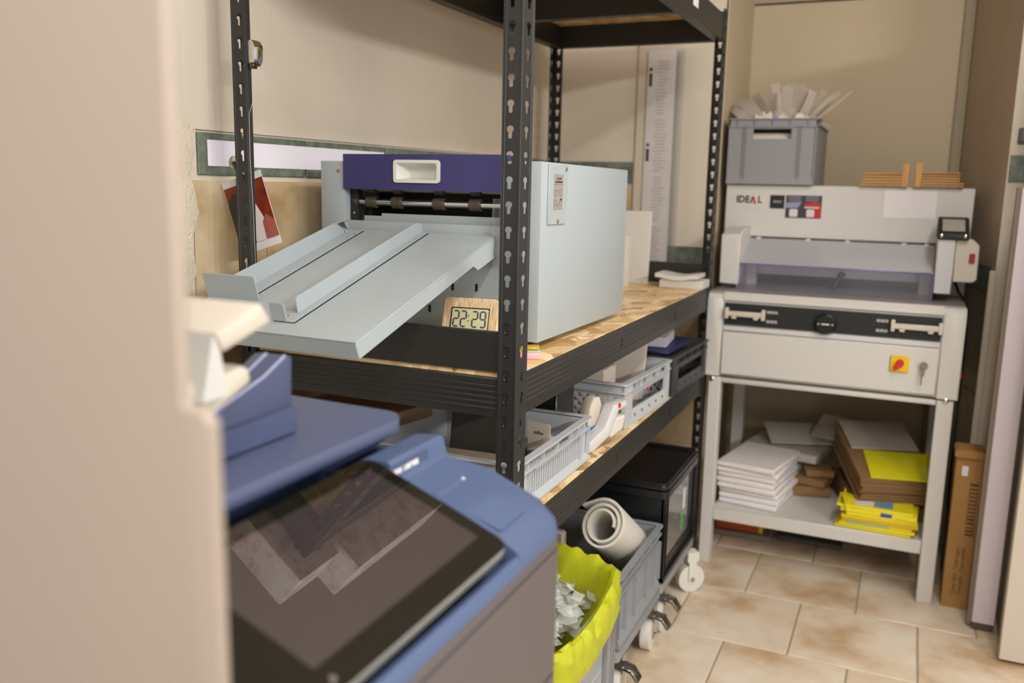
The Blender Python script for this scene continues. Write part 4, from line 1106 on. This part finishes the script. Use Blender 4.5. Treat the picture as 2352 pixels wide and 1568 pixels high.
part('guard_clip', bm, cutg, gd)
# stickers on the head
pl0 = part('maker_plate', bx(-.597, -.487, 3.2985, 3.30, 1.233, 1.281), mat('plate_silver', '#cfc9be', .4), hdp, smooth=False)
Mh = lambda x, z, y=3.2978: frameM((x, y, z), (1, 0, 0), (0, 0, 1))
text('IDE', .034, Mh(-.566, 1.261), ink, pl0, sx=.92, bold=.0012)
bm = nb(); prism(bm, [(-.541, 1.249), (-.535, 1.249), (-.528, 1.270), (-.5335, 1.273)], 'y', 3.2974, 3.2979); part('lettering', bm, ink, pl0, smooth=False)
bm = nb(); prism(bm, [(-.5325, 1.273), (-.5275, 1.273), (-.518, 1.247), (-.5285, 1.247), (-.5285, 1.262)], 'y', 3.2974, 3.2979); part('lettering', bm, red, pl0, smooth=False)
text('L', .034, Mh(-.5065, 1.261), ink, pl0, sx=.92, bold=.001)
st1 = part('model_sticker', bx(-.471, -.421, 3.2988, 3.30, 1.232, 1.279), ink, hdp, smooth=False)
text('4860', .014, Mh(-.446, 1.256), mat('sticker_grey', '#b7b3ac', .5), st1, sx=1.1)
st2 = part('warning_sticker', bx(-.416, -.295, 3.2988, 3.30, 1.201, 1.280), mat('sticker_dark', '#3a3435', .5), hdp, smooth=False)
def sticker(x0, x1, z0, z1, m, r=None): part('print', bx(x0, x1, 3.2980, 3.2988, z0, z1), m, st2, smooth=False)
sg = mat('sticker_lilac', '#85808f', .5)
for z in (1.262, 1.269, 1.275): sticker(-.408, -.366, z-.0016, z+.0016, sg); sticker(-.350, -.306, z-.0016, z+.0016, sg)
bm = nb(); prism(bm, [(-.414, 1.236), (-.374, 1.236), (-.362, 1.258), (-.414, 1.254)], 'y', 3.2980, 3.2988); part('print', bm, mat('sticker_blue', '#8f8ea6', .5), st2)
bm = nb(); prism(bm, [(-.352, 1.242), (-.299, 1.242), (-.299, 1.254), (-.318, 1.258), (-.352, 1.250)], 'y', 3.2980, 3.2988); part('print', bm, red, st2)
sticker(-.318, -.298, 1.204, 1.234, red)
sticker(-.352, -.302, 1.236, 1.241, mat('sticker_pale', '#cfc6c4', .5))
bm = nb(); prism(bm, rrect(-.402, -.374, 1.205, 1.232, .004), 'y', 3.2977, 3.2988); prism(bm, rrect(-.344, -.318, 1.205, 1.232, .004), 'y', 3.2975, 3.2988); part('print', bm, mat('sticker_pale', '#cfc6c4', .5), st2)
nt_ = part('notice_sheet', bx(-.095, .067, 3.2985, 3.30, 1.212, 1.305), paper, hdp, smooth=False)

# bin of paper offcuts on the head
gb = crate('paper_bin', 'blue grey plastic bin heaped with white paper offcuts on top of the guillotine', (-.628, 3.288, 1.316), -PI/2, .38, .30, .228, crate_b, 'plain', cat='bin', flare=.008)
# build its front wall with a hand hole (front looks -y; local x = -world y, local y = world x ... )
bm = nb()
Mb = ORG[gb.name]
frame(bm, [(0, .006), (.30, .006), (.30, .224), (0, .224)], [(.085, .158), (.215, .158), (.215, .192), (.085, .192)], 'x', -.004, 0)
part('front_wall', bm, crate_b, gb, local=True)
bm = nb()
for y in (.0, .052, .060, .24, .248, .296): box(bm, 0, .006, y, y+.004, .0, .2)
box(bm, 0, .006, 0, .3, .198, .202)
part('rib', bm, crate_b, gb, local=True)
bm = nb(); prism(bm, [(0, .0), (.010, 0), (0, .03)], 'y', 0, .30); part('foot_ledge', bm, crate_b, gb, local=True)
# the white cover sheet beneath
# offcuts
gx, gy = (-.628-.328)/2+.0, 3.50
bx0, bx1, by0, by1 = -.618, -.338, 3.30, 3.655
bm = nb(); box(bm, -.60, -.36, 3.31, 3.64, 1.33, 1.495, bev=.02); _keep = bm
base = thing('scrap_fill', 'bed of crumpled white paper filling the blue grey bin', 'paper', (gx, gy, 1.33))
bm = nb(); n = 16
gr = []
for i in range(n+1):
    row = []
    for j in range(n+1):
        u, v = i/n, j/n
        h = 1.535+.05*math.sin(PI*u)*math.sin(PI*v)+random.uniform(-.016, .016)
        row.append(bm.verts.new((bx0+(bx1-bx0)*u, by0+(by1-by0)*v, h)))
    gr.append(row)
for i in range(n):
    for j in range(n): bm.faces.new((gr[i][j], gr[i+1][j], gr[i+1][j+1], gr[i][j+1]))
fl_ = part('crumpled_sheet', bm, paper_w, base, smooth=False); fl_['kind'] = 'stuff'
part('lower_sheets', _keep, paper_w, base, smooth=False)
strips = [(-.59, 3.36, .10, .030, 1.45, -.9), (-.60, 3.42, .11, .05, 1.35, -1.0), (-.57, 3.40, .12, .06, 1.1, -.7), (-.55, 3.36, .10, .06, 1.25, -.6), (-.535, 3.44, .12, .05, .9, -.45),
          (-.52, 3.38, .09, .05, 1.0, -.5), (-.50, 3.36, .09, .03, .6, -.2), (-.475, 3.40, .13, .04, .2, -.15), (-.455, 3.37, .115, .045, .15, .1), (-.44, 3.44, .13, .035, .25, -.05),
          (-.425, 3.38, .125, .05, .2, .15), (-.41, 3.42, .12, .035, .3, .2), (-.395, 3.37, .105, .03, .4, .35), (-.38, 3.40, .12, .025, .5, .5), (-.365, 3.38, .12, .018, .5, .75), (-.36, 3.44, .13, .02, .45, .7), (-.345, 3.40, .15, .008, .4, .85), (-.475, 3.36, .10, .012, .1, .0), (-.43, 3.36, .05, .08, 1.35, .0), (-.35, 3.36, .09, .02, .3, 2.2)]
for k, (x, y, ln, wd, tx_, ty_) in enumerate(strips):
    bm = nb(); m = 5
    M = T(x, y, 1.548) @ Rot(ty_, 'Y') @ Rot(-tx_*.5, 'X') @ Rot(random.uniform(-.5, .5), 'Z')
    c = random.uniform(-.02, .02)
    A = [(bm.verts.new(M @ Vector((-wd/2, c*math.sin(i/m*PI), ln*i/m))), bm.verts.new(M @ Vector((wd/2*(1-.3*i/m), c*math.sin(i/m*PI), ln*i/m)))) for i in range(m+1)]
    for i in range(m): bm.faces.new((A[i][0], A[i][1], A[i+1][1], A[i+1][0]))
    bmesh.ops.solidify(bm, geom=bm.faces[:], thickness=.001)
    tag(part('paper_offcut', bm, paper_w), {16: 'longest thin white paper strip slanting out at the right of the bin', 19: 'white paper strip drooping over the right rim of the bin', 18: 'white sheet lying across the top middle of the paper bin', 9: 'tallest upright white offcut in the middle of the paper bin', 15: 'narrow bright white strip slanting right in the paper bin'}.get(k, 'strip of white waste paper sticking up out of the blue grey bin'), 'paper offcut', 'paper offcuts in the bin on the guillotine')
bm = nb(); box(bm, -.485, -.462, 3.322, 3.34, 1.545, 1.556, bev=.003); tag(part('blue_scrap', bm, mat('scrap_blue', '#7f9bc0', .6)), 'small blue scrap at the front rim of the paper bin', 'paper scrap')

# stepped wooden blocks on the head
def blocks(label, x0, steps, up_, yy=3.282):
    t = thing('wooden_jig', label, 'jig', (x0, yy+.05, 1.315), 0, None)
    for a, b, z0, z1 in steps: part('slat', bx(a, b, yy, yy+.11, z0+.0014, z1-.0014, bev=.001), wood_b, t, smooth=False)
    a, b, z0, z1 = up_; part('upright', bx(a, b, yy, yy+.11, z0, z1, bev=.001), wood_u, t, smooth=False)
blocks('stepped wooden jig with its upright at its right end, on the guillotine', -.10, [((-.176, -.168, -.166, -.163, -.161)[k], -.047, 1.3155+.0095*k, 1.325+.0095*k) for k in range(5)], (-.0465, -.026, 1.3155, 1.393))
blocks('stepped wooden jig with its upright at its left end, on the guillotine', .06, [(.0155, .142-.013*(k > 1), 1.3155+.0085*k, 1.324+.0085*k) for k in range(6)], (-.007, .0150, 1.3155, 1.395))

# lower shelf of the guillotine stand
for k in range(8):
    rz = random.uniform(-.06, .06)
    z = .207+.0190*k
    sc = random.uniform(.93, 1.04)
    bm = nb(); box(bm, -.103*sc, .103*sc, -.15, .15, 0, .0172, bev=.003, M=T(-.424+random.uniform(-.009, .009), 3.180+random.uniform(-.010, .010), z) @ Rot(rz-.16, 'Z') @ Rot(R(random.uniform(-.2, .3)), 'X'))
    tag(part('paper_stack', bm, mat('ream_white', '#e3dcd8', .7) if k > 0 else paper), 'white paper bundle in the stack on the guillotine shelf, %s from below' % ['first', 'second', 'third', 'fourth', 'fifth', 'sixth', 'seventh', 'eighth and topmost'][k], 'paper', 'paper bundles on the guillotine shelf')
# greyboard offcuts behind
for k, (x, y, z, w_, l_, h, rz, rx, lab) in enumerate(((-.38, 3.47, .207, .26, .22, .10, .15, 0, 'thick grey stack of board behind the white paper on the guillotine shelf'), (-.36, 3.45, .308, .28, .22, .03, -.2, 0, 'grey board sheets lying slanted over the grey stack on the guillotine shelf'), (-.33, 3.50, .366, .24, .16, .006, .35, .25, 'loose grey board sheet near the back of the guillotine shelf'), (-.22, 3.52, .40, .10, .13, .006, -.3, .55, 'small grey board leaning up at the middle back of the guillotine shelf'))):
    bm = nb(); box(bm, -w_/2, w_/2, -l_/2, l_/2, 0, h, bev=.001, M=T(x, y, z) @ Rot(rz, 'Z') @ Rot(rx, 'X'))
    tag(part('board_stack', bm, paper_g), lab, 'board')
# brown scraps
for k, (x, y, z, w_, l_, h, rz) in enumerate(((-.265, 3.30, .207, .15, .12, .035, .2), (-.25, 3.30, .243, .12, .10, .028, -.25), (-.235, 3.32, .272, .10, .09, .025, .3))):
    bm = nb(); box(bm, -w_/2, w_/2, -l_/2, l_/2, 0, h, bev=.004, M=T(x, y, z) @ Rot(rz, 'Z'))
    tag(part('kraft_offcut', bm, card_d), ['lowest crumpled brown cardboard piece in the middle of the guillotine shelf', 'middle crumpled brown cardboard piece on the guillotine shelf', 'top crumpled brown cardboard piece on the guillotine shelf'][k], 'cardboard')
# tilted pile of brown boards, each a sheet
piv = Vector((.045, 3.10, .29))
for k in range(9):
    bm = nb(); dx, dy = random.uniform(-.008, .008), random.uniform(-.008, .008)
    box(bm, -.115+dx, .13+dx, 0+dy, .38+dy, k*.0095, k*.0095+.0085, bev=.001, M=T(.03, 3.075, .285) @ Rot(R(18), 'Z') @ Rot(R(13), 'X'))
    tag(part('brown_board', bm, card_d), 'brown cardboard sheet in the tilted pile on the guillotine shelf, %s from below' % ['first', 'second', 'third', 'fourth', 'fifth', 'sixth', 'seventh', 'eighth', 'ninth'][k], 'cardboard', 'brown boards on the guillotine shelf')
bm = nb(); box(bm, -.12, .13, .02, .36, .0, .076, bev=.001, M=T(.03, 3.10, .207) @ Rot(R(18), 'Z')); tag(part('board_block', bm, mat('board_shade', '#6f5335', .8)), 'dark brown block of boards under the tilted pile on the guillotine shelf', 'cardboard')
bm = nb(); box(bm, -.105, .12, .20, .40, .088, .094, M=T(.03, 3.075, .285) @ Rot(R(18), 'Z') @ Rot(R(13), 'X')); tag(part('white_sheet', bm, paper_g), 'grey white sheet lying on the back of the tilted brown pile', 'sheet')
bm = nb(); box(bm, -.085, .13, .005, .185, .087, .092, M=T(.03, 3.075, .285) @ Rot(R(12), 'Z') @ Rot(R(13), 'X')); ysh = tag(part('yellow_sheet', bm, yell2), 'bright yellow printed sheet on the front of the tilted brown pile', 'sheet')
bm = nb()
for x, y in ((-.04, .14), (.03, .12), (.08, .07), (.09, .05)): box(bm, x, x+.022, y, y+.006, .0922, .0926, M=T(.03, 3.075, .285) @ Rot(R(12), 'Z') @ Rot(R(13), 'X'))
part('print', bm, mat('print_pale', '#d8cf90', .6), ysh)
# yellow envelopes in front
for k in range(8):
    bm = nb(); dx = random.uniform(-.012, .010); rz = random.uniform(-.05, .04)
    wd = .115-(.008 if k in (2, 5) else 0)
    box(bm, -wd, wd, -.06, .06, 0, .0088 if k != 6 else .016, bev=.0015, M=T(-.018+dx, 3.045, .207+.0092*k+(.007 if k > 6 else 0)) @ Rot(rz, 'Z'))
    e = tag(part('yellow_envelope', bm, [yell, mat('envelope_lemon', '#e6d81c', .6), yell, mat('envelope_amber', '#d3a91a', .6)][k % 4] if k < 5 else mat('envelope_lemon', '#e6d81c', .6)), 'yellow envelope in the stack on the guillotine shelf, %s' % ['at the very bottom', 'second from the bottom', 'third from the bottom', 'fourth from the bottom', 'fifth from the bottom', 'third from the top', 'second from top, blue stamp', 'on top with white label'][k], 'envelope', 'yellow envelopes on the guillotine shelf')
    if k == 6:
        part('stamp', bx(-.01, .026, 2.983, 2.9845, .2635, .276), blue, e, smooth=False); part('address_label', bx(.055, .085, 2.983, 2.9845, .2635, .273), paper, e, smooth=False)
    if k == 7:
        part('address_label', bx(-.09, -.035, 3.0, 3.09, .2876, .2884), paper, e, smooth=False); part('print', bx(-.03, .025, 3.0, 3.09, .2876, .2884), mat('print_steel', '#6d8fb5', .6), e, smooth=False)
    if k == 2: part('address_label', bx(-.11, .02, 2.983, 2.985, .2265, .2335), mat('label_mint', '#9db48c', .6), e, smooth=False)
bm = nb(); box(bm, -.03, .03, -.04, .04, 0, .003, M=T(-.12, 3.02, .29) @ Rot(R(75), 'Y')); tag(part('yellow_flap', bm, yell), 'upright yellow flap at the left end of the envelope stack', 'envelope')
# things on the floor beneath
ob2 = tag(part('orange_box', bx(-.585, -.425, 3.27, 3.36, .022, .11, bev=.002), orange), 'orange box lying on the floor under the guillotine shelf', 'box'); part('yellow_end', bx(-.4246, -.410, 3.272, 3.36, .023, .109), yell, ob2, smooth=False)
bm = nb(); box(bm, -.62, -.38, 3.255, 3.48, .001, .021, bev=.003); tag(part('flat_carton', bm, mat('carton_shade', '#8b8078', .7)), 'flat grey carton on the floor under the orange box', 'box')
bm = nb(); box(bm, -.36, -.13, 3.30, 3.50, .001, .018, bev=.004); tag(part('grey_slab', bm, mat('slab_grey', '#5b5a59', .6)), 'dark grey flat slab on the floor under the guillotine', 'slab')
bm = nb(); box(bm, -.645, -.60, 3.05, 3.12, .001, .03, bev=.003); tag(part('wood_offcut', bm, wood_b), 'small wooden offcut on the floor behind the left guillotine leg', 'wood')

# ------------------------------------------------------------------ right edge: carton, lilac panel, cabinet
bxx = thing('tall_carton', 'tall narrow brown cardboard carton standing beside the guillotine', 'box', (.235, 3.03, 0))
part('body', bx(.190, .268, 2.985, 3.07, .0, .50, bev=.002), card, bxx, smooth=False)
part('lid_flap', prism(nb(), rrect(.184, .268, .496, .520, .008, 3), 'y', 2.975, 3.07), card, bxx)
part('sticker', bx(.209, .226, 2.9840, 2.985, .437, .468), paper, bxx, smooth=False)
bm = nb()
for k in range(14): box(bm, .2375, .2575, 2.9842, 2.985, .245+k*.0125, .245+k*.0125+random.choice((.004, .007)))
for a in (.2365, .258): box(bm, a, a+.0012, 2.9842, 2.985, .24, .425)
part('barcode', bm, mat('print_brown', '#5a4021', .8), bxx, smooth=False)
MV_ = lambda x, z: frameM((x, 2.9845, z), (0, 0, 1), (-1, 0, 0))
text('Toner Noir - Toner negro', .017, MV_(.221, .125), mat('print_brown', '#5a4021', .8), bxx, sx=.85)
text('Toner giallo - Toner amarillo', .017, MV_(.238, .125), mat('print_brown', '#5a4021', .8), bxx, sx=.8)
lp = thing('lilac_panel', 'tall pale lilac board standing on the floor at the right edge', 'board', (.30, 2.87, 0))
part('board', bx(.270, .333, 2.855, 2.89, .022, 1.318, bev=.003), lilac, lp)
part('foot', bx(.272, .331, 2.857, 2.888, .0, .022), mat('foot_brown', '#5b4c40', .6), lp, smooth=False)
part('side_strip', bx(.258, .270, 2.863, 2.89, .012, 1.318), mat('strip_taupe', '#7a6a5c', .5), lp, smooth=False)
cb2 = thing('beige_cabinet', 'beige metal cabinet corner at the lower right edge of the picture', 'cabinet', (.60, 2.85, 0))
part('carcass', bx(.345, .90, 2.690, 3.10, .0, 1.9, bev=.003), mat('carcass_shaded', '#8d8279', .5), cb2)  # same beige cabinet; shade on its side is put into this darker colour
part('door', bx(.329, .90, 2.667, 2.688, .012, 1.9, bev=.003), beigecab, cb2)

# ------------------------------------------------------------------ wall things
bm = nb(); box(bm, WX+.0012, WX+.002, 1.384, 2.03, 1.3225, 1.3735)
tag(part('paper_strip', bm, mat('strip_white', '#e9e2ea', .6)), 'long white paper strip stuck along the green wall tiles', 'paper strip')
# printed banner hanging on the far wall
bn = thing('wall_banner', 'tall white printed banner strip hanging on the far wall behind the foam sheets', 'banner', (-.886, 3.28, .98))
part('sheet', bx(-.937, -.832, 3.281, 3.2825, .985, 1.79), mat('banner_white', '#d4ccc8', .6), bn, smooth=False)
bm = nb()
for k in range(62):
    if k in (16, 33, 48): continue
    z = 1.745-k*.0122
    a = random.uniform(0, .01); box(bm, -.905+a, -.872+random.uniform(0, .018), 3.2802, 3.2812, z, z+.0055)
pt = part('printed_lines', bm, mat('print_faint', '#bab3af', .7), bn, smooth=False, kind='stuff')
for z in (1.70, 1.43, 1.155):
    bm = nb(); tube(bm, [(-.924, 3.2802, z+.022), (-.924, 3.2812, z+.022)], .0065, 10); part('symbol', bm, mat('print_char', '#4d463f', .7), bn)
    part('symbol', bx(-.930, -.918, 3.2802, 3.2812, z-.038, z+.008), mat('print_char', '#4d463f', .7), bn)
part('clear_edge', bx(-.831, -.80, 3.2805, 3.2815, .985, 1.79), clearp, bn, smooth=False)
# magnets, photo card, thread
mg = thing('magnetic_clip', 'silver magnetic clip stuck on the rear left post, upper one', 'clip', (-1.158, 1.385, 1.51))
bm = nb(); prism(bm, [(-1.169, 1.512), (-1.158, 1.508), (-1.152, 1.520), (-1.151, 1.545), (-1.158, 1.556), (-1.169, 1.556)], 'y', 1.376, 1.402, bev=.003, seg=2); part('jaw', bm, chrome, mg)
bm = nb(); box(bm, -1.163, -1.153, 1.374, 1.386, 1.503, 1.514, bev=.001); part('lever', bm, mat('dark_metal', '#5a564e', .3, metal=1), mg)
mg2 = thing('magnet_hook', 'round silver magnet with clip holding the photo card on the rear left post', 'clip', (-1.215, 1.40, 1.29))
bm = nb(); tube(bm, [(-1.223, 1.400, 1.330), (-1.223, 1.391, 1.330), (-1.223, 1.389, 1.330)], [.0125, .0125, .009], 20); part('disc', bm, chrome, mg2)
bm = nb(); tube(bm, [(-1.222, 1.3885, 1.330), (-1.216, 1.388, 1.322), (-1.214, 1.398, 1.305)], .004, 8); box(bm, -1.228, -1.206, 1.410, 1.417, 1.292, 1.304, bev=.002); box(bm, -1.220, -1.210, 1.397, 1.412, 1.300, 1.307, bev=.002); part('jaw', bm, mat('dark_metal', '#5a564e', .3, metal=1), mg2)
# photo card: local x right, y up, hung rotated
_ex = Vector((.090, .016, .031)).normalized(); _ey = Vector((-.047, 0, .156)); _ey = (_ey-_ex*_ey.dot(_ex)).normalized()
MPh = frameM((-1.232, 1.4205, 1.303), _ex, _ey)
pc = thing('photo_card', 'printed photo card with red drape and white dress clipped to the rear left post', 'photo', (-1.20, 1.42, 1.15))
def card_poly(name, poly, d, m, parent): 
    bm = nb(); prism(bm, poly, 'z', -d-.0006, -d if d == 0 else -d+.0); 
    for v in bm.verts: v.co.z = -v.co.z
    return part(name, xform(bm, MPh), m, parent, smooth=False)
sh = card_poly('card', [(-.046, -.150), (.046, -.150), (.046, 0), (-.046, 0)], 0, paper, pc)
card_poly('card_edge', [(-.047, -.150), (-.046, -.150), (-.046, 0), (-.047, 0)], .0002, mat('photo_gold', '#b8913f', .5), sh)
card_poly('print', [(-.045, -.134), (.045, -.134), (.045, -.014), (-.045, -.014)], .0006, mat('photo_red', '#8a3216', .4, hex2='#5d1d10', vs=25), sh)
card_poly('print', [(-.045, -.12), (-.006, -.134), (-.004, -.06), (-.012, -.035), (-.03, -.028), (-.045, -.05)], .0012, mat('photo_dark', '#2c2526', .4), sh)
card_poly('print', [(-.006, -.134), (.030, -.134), (.024, -.09), (.012, -.05), (.002, -.045), (-.008, -.08)], .0018, mat('photo_white', '#e4d8d2', .4), sh)
card_poly('print', [(.018, -.134), (.045, -.134), (.045, -.100), (.030, -.085), (.020, -.10)], .0024, mat('photo_flower', '#8d6a52', .5, hex2='#b8483f', vs=140), sh)
bm = nb(); tube(bm, [(-1.150, 1.375, 1.46), (-1.163, 1.37, 1.42), (-1.160, 1.365, 1.34), (-1.152, 1.36, 1.25), (-1.150, 1.36, 1.10)], .0004, 5)
tag(part('nylon_thread', bm, mat('thread', '#c9bfae', .3)), 'thin pale nylon thread hanging down beside the rear left post', 'thread')
